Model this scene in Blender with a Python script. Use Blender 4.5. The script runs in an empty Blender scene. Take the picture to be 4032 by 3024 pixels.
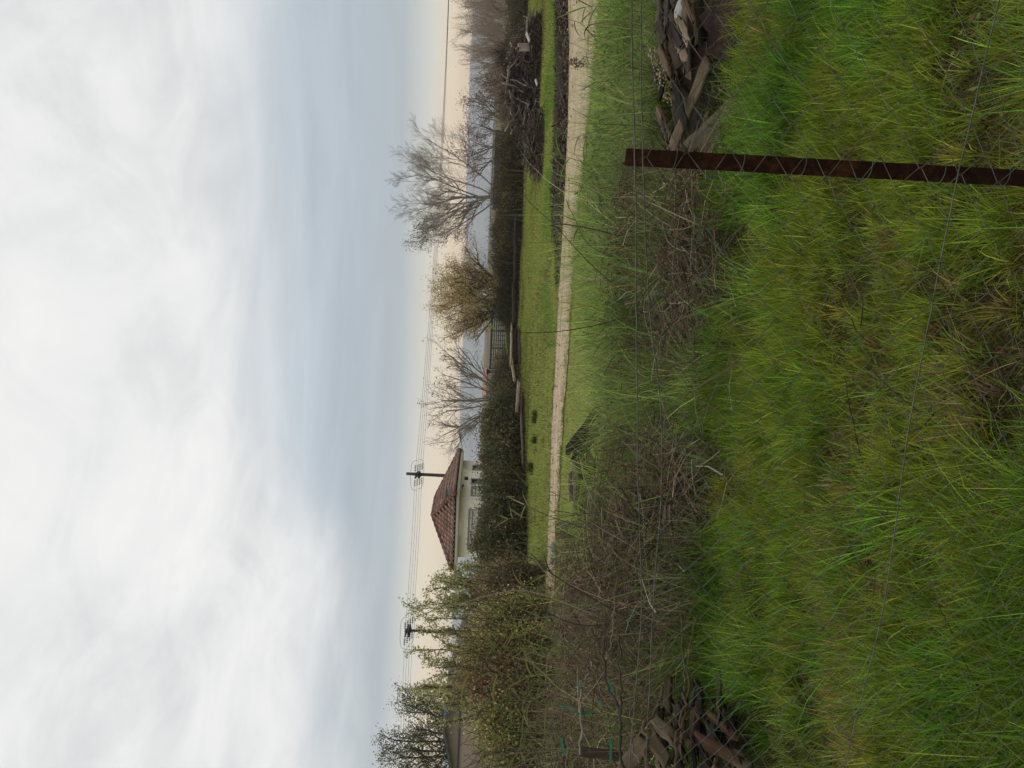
import bpy, bmesh, math, random
import numpy as np
from mathutils import Vector, Matrix

R = math.radians
S = bpy.context.scene
COL = S.collection
rng = np.random.default_rng(11)
random.seed(5)

# ------------------------------------------------------------------ camera
# The photograph was taken upright and is shown turned a quarter to the left:
# the camera is rolled so that world up points to the left of the frame.
CAM = np.array([0.0, 0.0, 1.6])
FPX = 3050.0                       # focal length in photo pixels
PITCH, ROLL = R(-2.23), R(2.3)
fwd = np.array([0, math.cos(PITCH), math.sin(PITCH)])
up0 = np.array([0, -math.sin(PITCH), math.cos(PITCH)])
right0 = np.array([1.0, 0, 0])
cright = right0 * math.cos(ROLL) + up0 * math.sin(ROLL)
cup = up0 * math.cos(ROLL) - right0 * math.sin(ROLL)
cd = bpy.data.cameras.new("camera")
cam = bpy.data.objects.new("camera", cd)
COL.objects.link(cam)
cd.sensor_fit = 'HORIZONTAL'
cd.sensor_width = 36
cd.lens = 36 * FPX / 4032
cd.clip_start = 0.05
cd.clip_end = 9000
mx, my, mz = -cup, cright, -fwd
cam.matrix_world = Matrix(((mx[0], my[0], mz[0], CAM[0]), (mx[1], my[1], mz[1], CAM[1]),
                           (mx[2], my[2], mz[2], CAM[2]), (0, 0, 0, 1)))
S.camera = cam

# ------------------------------------------------------------------ exposure
S.view_settings.view_transform = 'Standard'
S.view_settings.look = 'None'
S.view_settings.gamma = 1
S.view_settings.use_curve_mapping = False
S.view_settings.exposure = 0.0
S.cycles.max_bounces = 6
S.cycles.transparent_max_bounces = 8
S.cycles.volume_bounces = 0

SUN_EL, SUN_AZ = R(52), R(-28)     # soft light through the cloud, from ahead and to the left
# ------------------------------------------------------------------ world
def lin(r, g, b):
    f = lambda c: c / 12.92 if c <= 0.04045 else ((c + 0.055) / 1.055) ** 2.4
    return (f(r / 255), f(g / 255), f(b / 255))

W = bpy.data.worlds.new("World")
S.world = W
W.use_nodes = True
nt = W.node_tree
nt.nodes.clear()
class NT:
    def __init__(s, tree): s.t = tree
    def n(s, typ, **kw):
        x = s.t.nodes.new(typ)
        for k, v in kw.items():
            if k == 'inp':
                for a, b in v.items():
                    x.inputs[a].default_value = b
            else: setattr(x, k, v)
        return x
    def l(s, a, b): s.t.links.new(a, b)
    def math(s, op, a, b=0.0, c=0.0, clamp=False):
        x = s.t.nodes.new('ShaderNodeMath'); x.operation = op; x.use_clamp = clamp
        for i, v in enumerate((a, b, c)):
            if isinstance(v, (int, float)): x.inputs[i].default_value = v
            else: s.l(v, x.inputs[i])
        return x.outputs[0]
    def mix(s, f, a, b, blend='MIX'):
        x = s.t.nodes.new('ShaderNodeMix'); x.data_type = 'RGBA'; x.blend_type = blend
        for sock, v in ((x.inputs[0], f), (x.inputs[6], a), (x.inputs[7], b)):
            if isinstance(v, (int, float)): sock.default_value = v
            elif isinstance(v, tuple): sock.default_value = (*v[:3], 1)
            else: s.l(v, sock)
        return x.outputs[2]
    def smooth(s, v, lo, hi):
        x = s.t.nodes.new('ShaderNodeMapRange'); x.interpolation_type = 'SMOOTHSTEP'
        s.l(v, x.inputs[0]); x.inputs[1].default_value = lo; x.inputs[2].default_value = hi
        return x.outputs[0]
    def ramp(s, v, stops):
        x = s.t.nodes.new('ShaderNodeValToRGB'); cr = x.color_ramp
        while len(cr.elements) < len(stops): cr.elements.new(0.5)
        for e, (p, c) in zip(cr.elements, stops):
            e.position = p; e.color = (*c[:3], 1)
        s.l(v, x.inputs[0])
        return x.outputs[0]
    def noise(s, vec, scale, detail=4, rough=0.5, dist=0.0, out=0):
        x = s.t.nodes.new('ShaderNodeTexNoise')
        if vec is not None: s.l(vec, x.inputs['Vector'])
        x.inputs['Scale'].default_value = scale; x.inputs['Detail'].default_value = detail
        x.inputs['Roughness'].default_value = rough; x.inputs['Distortion'].default_value = dist
        return x.outputs[out]

w = NT(nt)
tc = w.n('ShaderNodeTexCoord')
sep = w.n('ShaderNodeSeparateXYZ'); w.l(tc.outputs['Generated'], sep.inputs[0])
dx, dy, dz = sep.outputs
# streaky layer near the horizon
mp = w.n('ShaderNodeMapping'); w.l(tc.outputs['Generated'], mp.inputs[0]); mp.inputs['Scale'].default_value = (1.2, 1.2, 9)
streak = w.noise(mp.outputs[0], 3.0, 6, 0.55, 0.4)
# flat cloud deck seen in perspective
zz = w.math('ADD', w.math('MAXIMUM', dz, 0.0), 0.16)
cx = w.math('DIVIDE', dx, zz); cy = w.math('DIVIDE', dy, zz)
cmb = w.n('ShaderNodeCombineXYZ'); w.l(cx, cmb.inputs[0]); w.l(cy, cmb.inputs[1])
big = w.noise(cmb.outputs[0], 1.1, 7, 0.55, 0.6)
fine = w.noise(cmb.outputs[0], 3.2, 8, 0.6, 1.0)
low = w.ramp(w.math('ADD', dz, w.math('MULTIPLY', w.math('SUBTRACT', streak, 0.5), 0.03)),
             [(0.0, lin(250, 208, 164)), (0.025, lin(254, 216, 170)), (0.05, lin(248, 224, 186)),
              (0.075, lin(220, 216, 204)), (0.105, lin(180, 189, 195)), (0.17, lin(176, 187, 196)),
              (0.23, lin(190, 200, 208)), (0.33, lin(200, 208, 214))])
bandmod = w.math('ADD', 0.86, w.math('MULTIPLY', streak, 0.40))
low = w.mix(1.0, low, w.n('ShaderNodeCombineXYZ').outputs[0], 'MIX') if False else low
lowm = w.n('ShaderNodeVectorMath', operation='SCALE'); w.l(low, lowm.inputs[0]); w.l(bandmod, lowm.inputs['Scale'])
# yellow glow low over the left
gx = w.math('DIVIDE', w.math('ADD', dx, 0.19), 0.13); gz_ = w.math('DIVIDE', w.math('SUBTRACT', dz, 0.045), 0.03)
gl = w.math('POWER', 2.718, w.math('MULTIPLY', w.math('ADD', w.math('MULTIPLY', gx, gx), w.math('MULTIPLY', gz_, gz_)), -1.0))
lowg = w.mix(w.math('MULTIPLY', gl, 0.7), lowm.outputs[0], lin(255, 236, 200))
white = w.ramp(w.math('ADD', w.math('MULTIPLY', big, 0.65), w.math('MULTIPLY', fine, 0.35)),
               [(0.30, lin(207, 209, 210)), (0.40, lin(225, 226, 226)), (0.51, lin(241, 241, 240)), (0.64, lin(252, 251, 249))])
# edge of the bright deck: lower on the left
sh = w.math('MULTIPLY', w.smooth(dx, -0.30, 0.02), 0.115)
edge = w.math('ADD', w.math('SUBTRACT', dz, w.math('ADD', 0.155, sh)),
              w.math('MULTIPLY', w.math('SUBTRACT', big, 0.5), 0.11))
cl = w.mix(w.smooth(edge, -0.055, 0.085), lowg, white)
sky = w.n('ShaderNodeTexSky'); sky.sky_type = 'NISHITA'; sky.sun_disc = False
sky.sun_elevation = SUN_EL; sky.sun_rotation = SUN_AZ
cs = w.n('ShaderNodeVectorMath', operation='SCALE'); w.l(cl, cs.inputs[0]); cs.inputs['Scale'].default_value = 10.0
fin = w.mix(0.97, sky.outputs[0], cs.outputs[0])
bg = w.n('ShaderNodeBackground'); w.l(fin, bg.inputs[0]); bg.inputs[1].default_value = 0.1
wo = w.n('ShaderNodeOutputWorld'); w.l(bg.outputs[0], wo.inputs[0])

# ------------------------------------------------------------------ sun
sd = bpy.data.lights.new("sun", 'SUN'); sd.energy = 0.9; sd.angle = R(25); sd.color = (1.0, 0.95, 0.87)
sun = bpy.data.objects.new("sun", sd); COL.objects.link(sun)
sdir = Vector((math.sin(SUN_AZ) * math.cos(SUN_EL), math.cos(SUN_AZ) * math.cos(SUN_EL), math.sin(SUN_EL)))
sun.rotation_euler = sdir.to_track_quat('Z', 'Y').to_euler()
sun.location = sdir * 50

# ------------------------------------------------------------------ helpers
def ray(u, v):
    d = fwd + cright * ((u - 1512) / FPX) + cup * ((2016 - v) / FPX)
    return d
def at(u, v, Y):
    d = ray(u, v)
    return CAM + d * (Y / d[1])
def gr(u, v):
    d = ray(u, v)
    return CAM + d * (-CAM[2] / d[2])

def vnoise(x, y, seed=0):
    x = np.asarray(x, float); y = np.asarray(y, float)
    ix = np.floor(x); iy = np.floor(y); fx = x - ix; fy = y - iy
    fx = fx * fx * (3 - 2 * fx); fy = fy * fy * (3 - 2 * fy)
    def h(a, b):
        s = np.sin(a * 127.1 + b * 311.7 + seed * 74.7) * 43758.5453
        return s - np.floor(s)
    return (h(ix, iy) * (1 - fx) + h(ix + 1, iy) * fx) * (1 - fy) + (h(ix, iy + 1) * (1 - fx) + h(ix + 1, iy + 1) * fx) * fy
def fbm(x, y, seed=0, o=3):
    t = 0; a = 1; s = 0
    for i in range(o):
        t = t + a * vnoise(np.asarray(x) * 2 ** i, np.asarray(y) * 2 ** i, seed + i * 13); s += a; a *= 0.5
    return t / s
def sstep(x, a, b):
    t = np.clip((np.asarray(x, float) - a) / (b - a), 0, 1)
    return t * t * (3 - 2 * t)

def gz(x, y):
    x = np.asarray(x, float); y = np.asarray(y, float)
    near = 1 - sstep(y, 9, 12)
    return ((fbm(x * 0.9, y * 1.1, 3) - 0.5) * 0.16 + 0.012 * np.sin(y * 7.5 + 1.2 * np.sin(x * 0.8))) * near - 0.02

def tag(o, label=None, cat=None, group=None, kind=None):
    if label: o['label'] = label
    if cat: o['category'] = cat
    if group: o['group'] = group
    if kind: o['kind'] = kind
    return o
def empty(name, loc, label, cat, group=None):
    o = bpy.data.objects.new(name, None); COL.objects.link(o)
    o.location = tuple(float(a) for a in loc); o.empty_display_size = 0.2
    return tag(o, label, cat, group)
def origin(o):
    p = np.zeros(3)
    while o is not None:
        p = p + np.array(o.location); o = o.parent
    return p

class G:
    """collects pieces of one mesh: vertices, faces of any size, a colour per vertex"""
    def __init__(s): s.V = []; s.F = []; s.T = []; s.n = 0
    def add(s, V, F, T=(0.5, 0.5, 0.5)):
        V = np.asarray(V, float).reshape(-1, 3)
        T = np.asarray(T, float)
        if T.ndim == 1: T = np.tile(T, (len(V), 1))
        for f in (F if isinstance(F, list) else [F]):
            s.F.append(np.asarray(f, np.int64) + s.n)
        s.V.append(V); s.T.append(T); s.n += len(V)
        return s
    def build(s, name, mat, parent=None, smooth=False, origin_at=None):
        V = np.concatenate(s.V); T = np.concatenate(s.T)
        off = origin(parent) if parent is not None else (np.zeros(3) if origin_at is None else np.asarray(origin_at, float))
        V = V - off
        me = bpy.data.meshes.new(name)
        me.vertices.add(len(V)); me.vertices.foreach_set('co', V.astype(np.float32).ravel())
        tot = np.concatenate([np.full(len(f), f.shape[1]) for f in s.F])
        idx = np.concatenate([f.ravel() for f in s.F])
        me.loops.add(len(idx)); me.loops.foreach_set('vertex_index', idx.astype(np.int32))
        me.polygons.add(len(tot))
        st = np.concatenate([[0], np.cumsum(tot)[:-1]])
        me.polygons.foreach_set('loop_start', st.astype(np.int32))
        if smooth: me.polygons.foreach_set('use_smooth', np.ones(len(tot), bool))
        me.update(calc_edges=True)
        ca = me.color_attributes.new('tint', 'FLOAT_COLOR', 'POINT')
        ca.data.foreach_set('color', np.concatenate([T, np.ones((len(T), 1))], 1).astype(np.float32).ravel())
        me.materials.append(mat)
        o = bpy.data.objects.new(name, me); COL.objects.link(o)
        if parent is not None: o.parent = parent
        elif origin_at is not None: o.location = tuple(float(a) for a in origin_at)
        return o

def nrm(a):
    return a / np.maximum(np.linalg.norm(a, axis=-1, keepdims=True), 1e-9)

def blades(P, L, Wd, az, lean, bend, T, seg=3, tw=None, tip=1.5):
    N = len(P); P = np.asarray(P, float)
    t = np.linspace(0, 1, seg + 1)
    h = np.stack([np.cos(az), np.sin(az), np.zeros(N)], 1)
    z = np.array([0, 0, 1.0])
    pos = [P]
    for k in range(seg):
        a = (lean + bend * (k + 0.5) / seg)[:, None]
        pos.append(pos[-1] + (np.sin(a) * h + np.cos(a) * z) * (L / seg)[:, None])
    pos = np.stack(pos, 1)
    ta = az + np.pi / 2 + (rng.normal(0, 0.7, N) if tw is None else tw)
    s = np.stack([np.cos(ta), np.sin(ta), np.zeros(N)], 1)
    wk = np.maximum(1 - t ** tip, 0.06)[None, :] * (Wd / 2)[:, None]
    V = np.stack([pos - s[:, None] * wk[..., None], pos + s[:, None] * wk[..., None]], 2)
    b = np.arange(N)[:, None] * (seg + 1) * 2 + np.arange(seg)[None] * 2
    F = np.stack([b, b + 1, b + 3, b + 2], -1).reshape(-1, 4)
    return V.reshape(-1, 3), F, np.repeat(T, (seg + 1) * 2, 0)

def tubes(P, Rad, T, sides=4, cap=False):
    """P: N x K x 3 centre lines, Rad: N x K"""
    P = np.asarray(P, float); N, K, _ = P.shape
    Rad = np.broadcast_to(np.asarray(Rad, float), (N, K))
    tg = nrm(np.gradient(P, axis=1))
    ref = np.zeros_like(tg); m = np.abs(tg[..., 2]) > 0.9
    mm = m.mean(1) > 0.5
    ref[..., 2] = 1; ref[mm] = (1, 0, 0)
    a = nrm(np.cross(tg, ref)); b = np.cross(tg, a)
    th = np.arange(sides) / sides * 2 * np.pi
    V = P[:, :, None] + Rad[:, :, None, None] * (np.cos(th)[None, None, :, None] * a[:, :, None] + np.sin(th)[None, None, :, None] * b[:, :, None])
    base = np.arange(N)[:, None, None] * K * sides + np.arange(K - 1)[None, :, None] * sides
    i = np.arange(sides)[None, None]; j = (i + 1) % sides
    F = np.stack([base + i, base + j, base + sides + j, base + sides + i], -1).reshape(-1, 4)
    Fs = [F]
    if cap:
        e0 = np.arange(N)[:, None] * K * sides + np.arange(sides)[None][:, ::-1]
        e1 = np.arange(N)[:, None] * K * sides + (K - 1) * sides + np.arange(sides)[None]
        Fs += [e0, e1]
    T = np.asarray(T, float)
    if T.ndim == 1: T = np.tile(T, (N, 1))
    return V.reshape(-1, 3), Fs, np.repeat(T, K * sides, 0)

def spline(P, K):
    """resample a polyline smoothly to K points (Catmull-Rom)"""
    P = np.asarray(P, float); n = len(P)
    t = np.linspace(0, n - 1, K); i = np.clip(t.astype(int), 0, n - 2); f = (t - i)[:, None]
    p0 = P[np.maximum(i - 1, 0)]; p1 = P[i]; p2 = P[i + 1]; p3 = P[np.minimum(i + 2, n - 1)]
    return 0.5 * (2 * p1 + (p2 - p0) * f + (2 * p0 - 5 * p1 + 4 * p2 - p3) * f ** 2 + (3 * p1 - p0 - 3 * p2 + p3) * f ** 3)

def box(c, e1, e2, e3):
    """box from centre and three half-extent vectors"""
    c, e1, e2, e3 = (np.asarray(a, float) for a in (c, e1, e2, e3))
    V = [c + a * e1 + b * e2 + d * e3 for d in (-1, 1) for b in (-1, 1) for a in (-1, 1)]
    F = np.array([[0, 2, 3, 1], [4, 5, 7, 6], [0, 1, 5, 4], [2, 6, 7, 3], [0, 4, 6, 2], [1, 3, 7, 5]])
    return np.array(V), F

def leafcards(P, size, T, up=0.0):
    """small folded leaf shapes at random angles"""
    N = len(P)
    d = nrm(rng.normal(0, 1, (N, 3)) + np.array([0, 0, up])); q = nrm(np.cross(d, rng.normal(0, 1, (N, 3))))
    nn = np.cross(d, q)
    L = np.asarray(size)[:, None] if np.ndim(size) else size
    V = np.stack([P, P + d * L * 0.5 + q * L * 0.28 + nn * L * 0.08, P + d * L, P + d * L * 0.5 - q * L * 0.28 + nn * L * 0.08], 1)
    F = np.arange(N * 4).reshape(N, 4)
    return V.reshape(-1, 3), F, np.repeat(T, 4, 0)

def pal(N, cols, wts=None, jit=0.18):
    cols = np.array(cols, float); i = rng.choice(len(cols), N, p=wts)
    return np.clip(cols[i] * np.exp(rng.normal(0, jit, (N, 1))) * np.exp(rng.normal(0, jit * 0.3, (N, 3))), 0.002, 0.95)

# ------------------------------------------------------------------ materials
def mat(name):
    m = bpy.data.materials.new(name); m.use_nodes = True
    m.node_tree.nodes.clear()
    return m, NT(m.node_tree)
def out(t, bsdf, disp=None):
    o = t.n('ShaderNodeOutputMaterial'); t.l(bsdf, o.inputs[0])
def pbsdf(t, col, rough=0.8, spec=0.3, metal=0.0, bump=None, bstr=0.4, bdist=0.02):
    b = t.n('ShaderNodeBsdfPrincipled')
    if isinstance(col, tuple): b.inputs['Base Color'].default_value = (*col[:3], 1)
    else: t.l(col, b.inputs['Base Color'])
    if isinstance(rough, (int, float)): b.inputs['Roughness'].default_value = rough
    else: t.l(rough, b.inputs['Roughness'])
    b.inputs['Specular IOR Level'].default_value = spec; b.inputs['Metallic'].default_value = metal
    if bump is not None:
        bn = t.n('ShaderNodeBump'); t.l(bump, bn.inputs['Height']); bn.inputs['Strength'].default_value = bstr; bn.inputs['Distance'].default_value = bdist
        t.l(bn.outputs[0], b.inputs['Normal'])
    return b.outputs[0]
def tintnode(t):
    a = t.n('ShaderNodeAttribute'); a.attribute_name = 'tint'; return a.outputs[0]

def leaf_mat(name, trans=0.38, rough=0.6, spec=0.03):
    m, t = mat(name)
    c = tintnode(t)
    p = pbsdf(t, c, 0.85, spec)
    tr = t.n('ShaderNodeBsdfTranslucent'); t.l(c, tr.inputs[0])
    mx = t.n('ShaderNodeMixShader'); mx.inputs[0].default_value = trans; t.l(p, mx.inputs[1]); t.l(tr.outputs[0], mx.inputs[2])
    out(t, mx.outputs[0]); return m
def wood_mat(name, scale=(2, 30, 30), amount=0.6, rough=0.85):
    m, t = mat(name)
    co = t.n('ShaderNodeTexCoord'); mp = t.n('ShaderNodeMapping'); t.l(co.outputs['Object'], mp.inputs[0]); mp.inputs['Scale'].default_value = scale
    n1 = t.noise(mp.outputs[0], 3.0, 6, 0.6, 0.3); n2 = t.noise(co.outputs['Object'], 5.0, 5, 0.6)
    f = t.math('ADD', t.math('MULTIPLY', n1, amount), t.math('MULTIPLY', n2, amount))
    f = t.math('MULTIPLY', t.math('POWER', t.math('MAXIMUM', t.math('ADD', f, 1.0 - amount), 0.05), 1.5), 1.15)
    s = t.n('ShaderNodeVectorMath', operation='SCALE'); t.l(tintnode(t), s.inputs[0]); t.l(f, s.inputs['Scale'])
    out(t, pbsdf(t, s.outputs[0], 0.95, 0.02, bump=n1, bstr=0.8, bdist=0.012)); return m
def plain(name, col, rough=0.7, spec=0.3, metal=0.0, nscale=8.0, namt=0.25, bstr=0.2):
    m, t = mat(name)
    co = t.n('ShaderNodeTexCoord'); n1 = t.noise(co.outputs['Object'], nscale, 6, 0.6)
    f = t.math('ADD', 1.0 - namt, t.math('MULTIPLY', n1, namt * 2))
    s = t.n('ShaderNodeVectorMath', operation='SCALE'); s.inputs[0].default_value = col[:3]; t.l(f, s.inputs['Scale'])
    out(t, pbsdf(t, s.outputs[0], rough, spec, metal, bump=n1, bstr=bstr)); return m

M_leaf = leaf_mat('leaf', 0.38)
M_grass = leaf_mat('grass_blade', 0.42, 0.5)
M_dry = leaf_mat('dry_stem', 0.12, 0.75)
M_bark = wood_mat('bark', (8, 8, 3), 0.5)
M_plank = wood_mat('weathered_plank', (1.0, 16, 16), 0.95)
M_log = wood_mat('driftwood', (3, 14, 14), 0.7)
M_tile = wood_mat('roof_tile', (4, 4, 4), 0.2)

# ------------------------------------------------------------------ ground
def zone_track(x, y): pass
near_uv = [(3900, 2470), (3024, 2365), (2600, 2322), (2200, 2278), (1800, 2246), (1400, 2217), (1024, 2196), (700, 2178), (200, 2150), (-900, 2090)]
far_uv = [(3900, 2290), (3024, 2232), (2824, 2238), (2524, 2232), (2224, 2218), (1727, 2190), (1424, 2174), (1024, 2162), (700, 2146), (200, 2122), (-900, 2064)]
def edge_y(uv):
    P = np.array([gr(*p) for p in uv]); o = np.argsort(P[:, 0]); return P[o, 0], P[o, 1]
TNX, TNY = edge_y(near_uv); TFX, TFY = edge_y(far_uv)
def tn(x): return np.interp(x, TNX, TNY)
def tf(x): return np.interp(x, TFX, TFY)

def axis(parts):
    a = [np.arange(lo, hi, st) for lo, hi, st in parts]
    return np.concatenate(a + [[parts[-1][1]]])
xs = axis([(-4200, -600, 600), (-600, -60, 60), (-60, -12, 4), (-12, -6, 0.5), (-6, 6, 0.1), (6, 12, 0.5), (12, 60, 4), (60, 600, 60), (600, 4200, 600)])
ys = axis([(-60, 0, 10), (0, 1, 0.5), (1, 11, 0.1), (11, 40, 0.8), (40, 120, 8), (120, 600, 60), (600, 5000, 400)])
X, Y = np.meshgrid(xs, ys)
Z = gz(X, Y)
nx, ny = len(xs), len(ys)
i = np.arange(ny - 1)[:, None] * nx + np.arange(nx - 1)[None]
F = np.stack([i, i + 1, i + nx + 1, i + nx], -1).reshape(-1, 4)
m, t = mat('meadow_ground')
geo = t.n('ShaderNodeNewGeometry'); sp = t.n('ShaderNodeSeparateXYZ'); t.l(geo.outputs['Position'], sp.inputs[0])
px_, py_ = sp.outputs[0], sp.outputs[1]
mp = t.n('ShaderNodeMapping'); t.l(geo.outputs['Position'], mp.inputs[0]); mp.inputs['Scale'].default_value = (0.45, 1.0, 1)
n1 = t.noise(mp.outputs[0], 0.55, 6, 0.6); n2 = t.noise(geo.outputs['Position'], 9, 6, 0.65); n3 = t.noise(mp.outputs[0], 2.5, 5, 0.6, 0.6)
lawn = t.ramp(t.math('ADD', t.math('MULTIPLY', n1, 0.6), t.math('MULTIPLY', n3, 0.4)), [(0.32, (0.130, 0.128, 0.045)), (0.45, (0.185, 0.200, 0.055)), (0.58, (0.200, 0.235, 0.060)), (0.72, (0.170, 0.245, 0.054))])
lawn = t.mix(t.smooth(n2, 0.55, 0.75), lawn, (0.10, 0.12, 0.02))
lawn = t.mix(t.math('MULTIPLY', t.smooth(n2, 0.42, 0.28), 0.6), lawn, (0.20, 0.19, 0.055))
soil = t.ramp(t.math('ADD', t.math('MULTIPLY', n2, 0.6), t.math('MULTIPLY', n3, 0.4)), [(0.3, (0.014, 0.012, 0.008)), (0.5, (0.034, 0.029, 0.014)), (0.7, (0.060, 0.058, 0.020))])
c = t.mix(t.smooth(t.math('ADD', py_, t.math('MULTIPLY', n1, 1.5)), 8.5, 10.5), soil, lawn)
farc = t.ramp(n1, [(0.3, (0.11, 0.10, 0.06)), (0.7, (0.17, 0.14, 0.09))])
c = t.mix(t.smooth(t.math('ADD', py_, t.math('MULTIPLY', n1, 6)), 45, 60), c, farc)
out(t, pbsdf(t, c, 0.95, 0.02, bump=n2, bstr=0.8, bdist=0.05))
ground = G().add(np.stack([X, Y, Z], -1), F).build('ground', m, smooth=True)
tag(ground, kind='structure')

# dirt track -----------------------------------------------------------------
m, t = mat('pale_track_soil')
geo = t.n('ShaderNodeNewGeometry')
mp = t.n('ShaderNodeMapping'); t.l(geo.outputs['Position'], mp.inputs[0]); mp.inputs['Scale'].default_value = (0.8, 1.6, 1); mp.inputs['Rotation'].default_value = (0, 0, R(-6))
a = t.noise(mp.outputs[0], 2.2, 9, 0.72, 0.3); b = t.noise(geo.outputs['Position'], 9, 7, 0.8)
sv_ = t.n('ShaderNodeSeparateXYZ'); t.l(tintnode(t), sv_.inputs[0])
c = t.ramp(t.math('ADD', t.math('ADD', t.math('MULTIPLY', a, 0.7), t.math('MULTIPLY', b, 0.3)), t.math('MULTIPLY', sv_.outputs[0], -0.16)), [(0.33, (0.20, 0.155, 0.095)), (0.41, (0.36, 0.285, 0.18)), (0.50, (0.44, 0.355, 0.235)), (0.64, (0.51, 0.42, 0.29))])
out(t, pbsdf(t, c, 0.95, 0.1, bump=t.math('ADD', a, b), bstr=0.6, bdist=0.04))
tx = np.concatenate([np.arange(-26, -10, 0.5), np.arange(-10, 14, 0.08), np.arange(14, 26, 0.5)])
K = 40
yn = tn(tx) + (fbm(tx * 3, tx * 0, 5, 4) - 0.5) * 0.6; yf = tf(tx) + (fbm(tx * 3, tx * 0 + 3, 9, 4) - 0.5) * 0.6
tt = np.linspace(0, 1, K)
TY = yn[:, None] * (1 - tt) + yf[:, None] * tt; TX = np.repeat(tx[:, None], K, 1)
TZ = gz(TX, TY) + 0.012 - 0.03 * (np.exp(-((tt - 0.28) / 0.1) ** 2) + np.exp(-((tt - 0.75) / 0.1) ** 2)) * 0.2 + 0.004 * fbm(TX * 4, TY * 4, 2)
TZ = TZ + 0.012
rut_shade_edges = 0.95 * sstep(tt, 0.80, 1.0)[None] * (0.4 + 0.9 * fbm(TX * 0.7, TY * 1.5, 131, 3)) + 0.75 * (np.exp(-((tt - 0.30) / 0.06) ** 2) + np.exp(-((tt - 0.66) / 0.06) ** 2))[None] * sstep(fbm(TX * 0.6 + 4, TY * 0.6, 137, 3), 0.38, 0.58) + 0.6 * sstep(0.10 - tt, 0.0, 0.10)[None]  # shade of the ruts put into the colour, plus darker bands along both edges
TZ = TZ - 0.012 * np.minimum(rut_shade_edges, 1)
i = np.arange(len(tx) - 1)[:, None] * K + np.arange(K - 1)[None]
track = G().add(np.stack([TX, TY, TZ], -1), np.stack([i, i + K, i + K + 1, i + 1], -1).reshape(-1, 4), np.repeat(rut_shade_edges.reshape(-1, 1), 3, 1)).build('dirt_track', m, smooth=True)
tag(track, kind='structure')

n_ = 3500; x = rng.uniform(-9, 12, n_); f = rng.random(n_); f = np.where(rng.random(n_) < 0.6, np.abs(rng.normal(0, 0.16, n_)) % 1, f); f = np.where(rng.random(n_) < 0.4, 1 - f, f)
y = tn(x) * (1 - f) + tf(x) * f; r_ = rng.uniform(0.004, 0.014, n_) * np.exp(rng.normal(0, 0.4, n_))
oc = np.array([(1, 0, 0), (0, 1, 0), (-1, 0, 0), (0, -1, 0), (0, 0, 0.8), (0, 0, -0.8)], float)
V = np.stack([x, y, gz(x, y) + 0.028], 1)[:, None] + oc[None] * r_[:, None, None] * rng.uniform(0.6, 1.4, (n_, 6, 3))
Fo = np.array([(0, 1, 4), (1, 2, 4), (2, 3, 4), (3, 0, 4), (1, 0, 5), (2, 1, 5), (3, 2, 5), (0, 3, 5)])
tag(G().add(V, (Fo[None] + np.arange(n_)[:, None, None] * 6).reshape(-1, 3), np.repeat(pal(n_, [(0.34, 0.27, 0.18), (0.28, 0.22, 0.14), (0.46, 0.38, 0.28), (0.20, 0.155, 0.10)], jit=0.15), 6, 0)).build('track_gravel', M_dry, None), 'small stones and clods scattered on the pale track', 'gravel', kind='stuff')

# earth bank along the far side of the track -----------------------------------
m, t = mat('dark_bank_soil')
geo = t.n('ShaderNodeNewGeometry'); mp = t.n('ShaderNodeMapping'); t.l(geo.outputs['Position'], mp.inputs[0]); mp.inputs['Scale'].default_value = (0.6, 2.5, 5)
a = t.noise(mp.outputs[0], 2.5, 8, 0.7, 0.6); b = t.noise(geo.outputs['Position'], 18, 5, 0.7)
c = t.ramp(t.math('ADD', t.math('MULTIPLY', a, 0.6), t.math('MULTIPLY', b, 0.4)), [(0.3, (0.018, 0.013, 0.010)), (0.48, (0.055, 0.042, 0.034)), (0.62, (0.12, 0.095, 0.075)), (0.75, (0.2, 0.17, 0.13))])
sepn = t.n('ShaderNodeSeparateXYZ'); t.l(geo.outputs['Normal'], sepn.inputs[0])
out(t, pbsdf(t, c, 0.95, 0.1, bump=t.math('ADD', a, b), bstr=1.0, bdist=0.08))
bx = np.arange(2.2, 16, 0.07); K = 16; tt = np.linspace(0, 1, K)
hgt = 0.24 * sstep(bx, 2.3, 4.2) * (0.75 + 0.5 * fbm(bx * 1.2, bx * 0, 4))
y0 = tf(bx) - 0.25 * fbm(bx * 2, bx * 0, 8); wdt = 1.0
BX = np.repeat(bx[:, None], K, 1); BY = y0[:, None] + wdt * tt[None]
prof = np.interp(tt, [0, 0.12, 0.3, 0.5, 1], [0, 0.45, 1, 0.95, 0])
BZ = hgt[:, None] * prof[None] + (fbm(BX * 5, BY * 5, 6) - 0.5) * 0.08 * np.minimum(prof[None] * 3, 1) - 0.02
i = np.arange(len(bx) - 1)[:, None] * K + np.arange(K - 1)[None]
bank = G().add(np.stack([BX, BY, BZ], -1), np.stack([i, i + K, i + K + 1, i + 1], -1).reshape(-1, 4)).build('earth_bank', m, smooth=True)
tag(bank, kind='structure')

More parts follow.
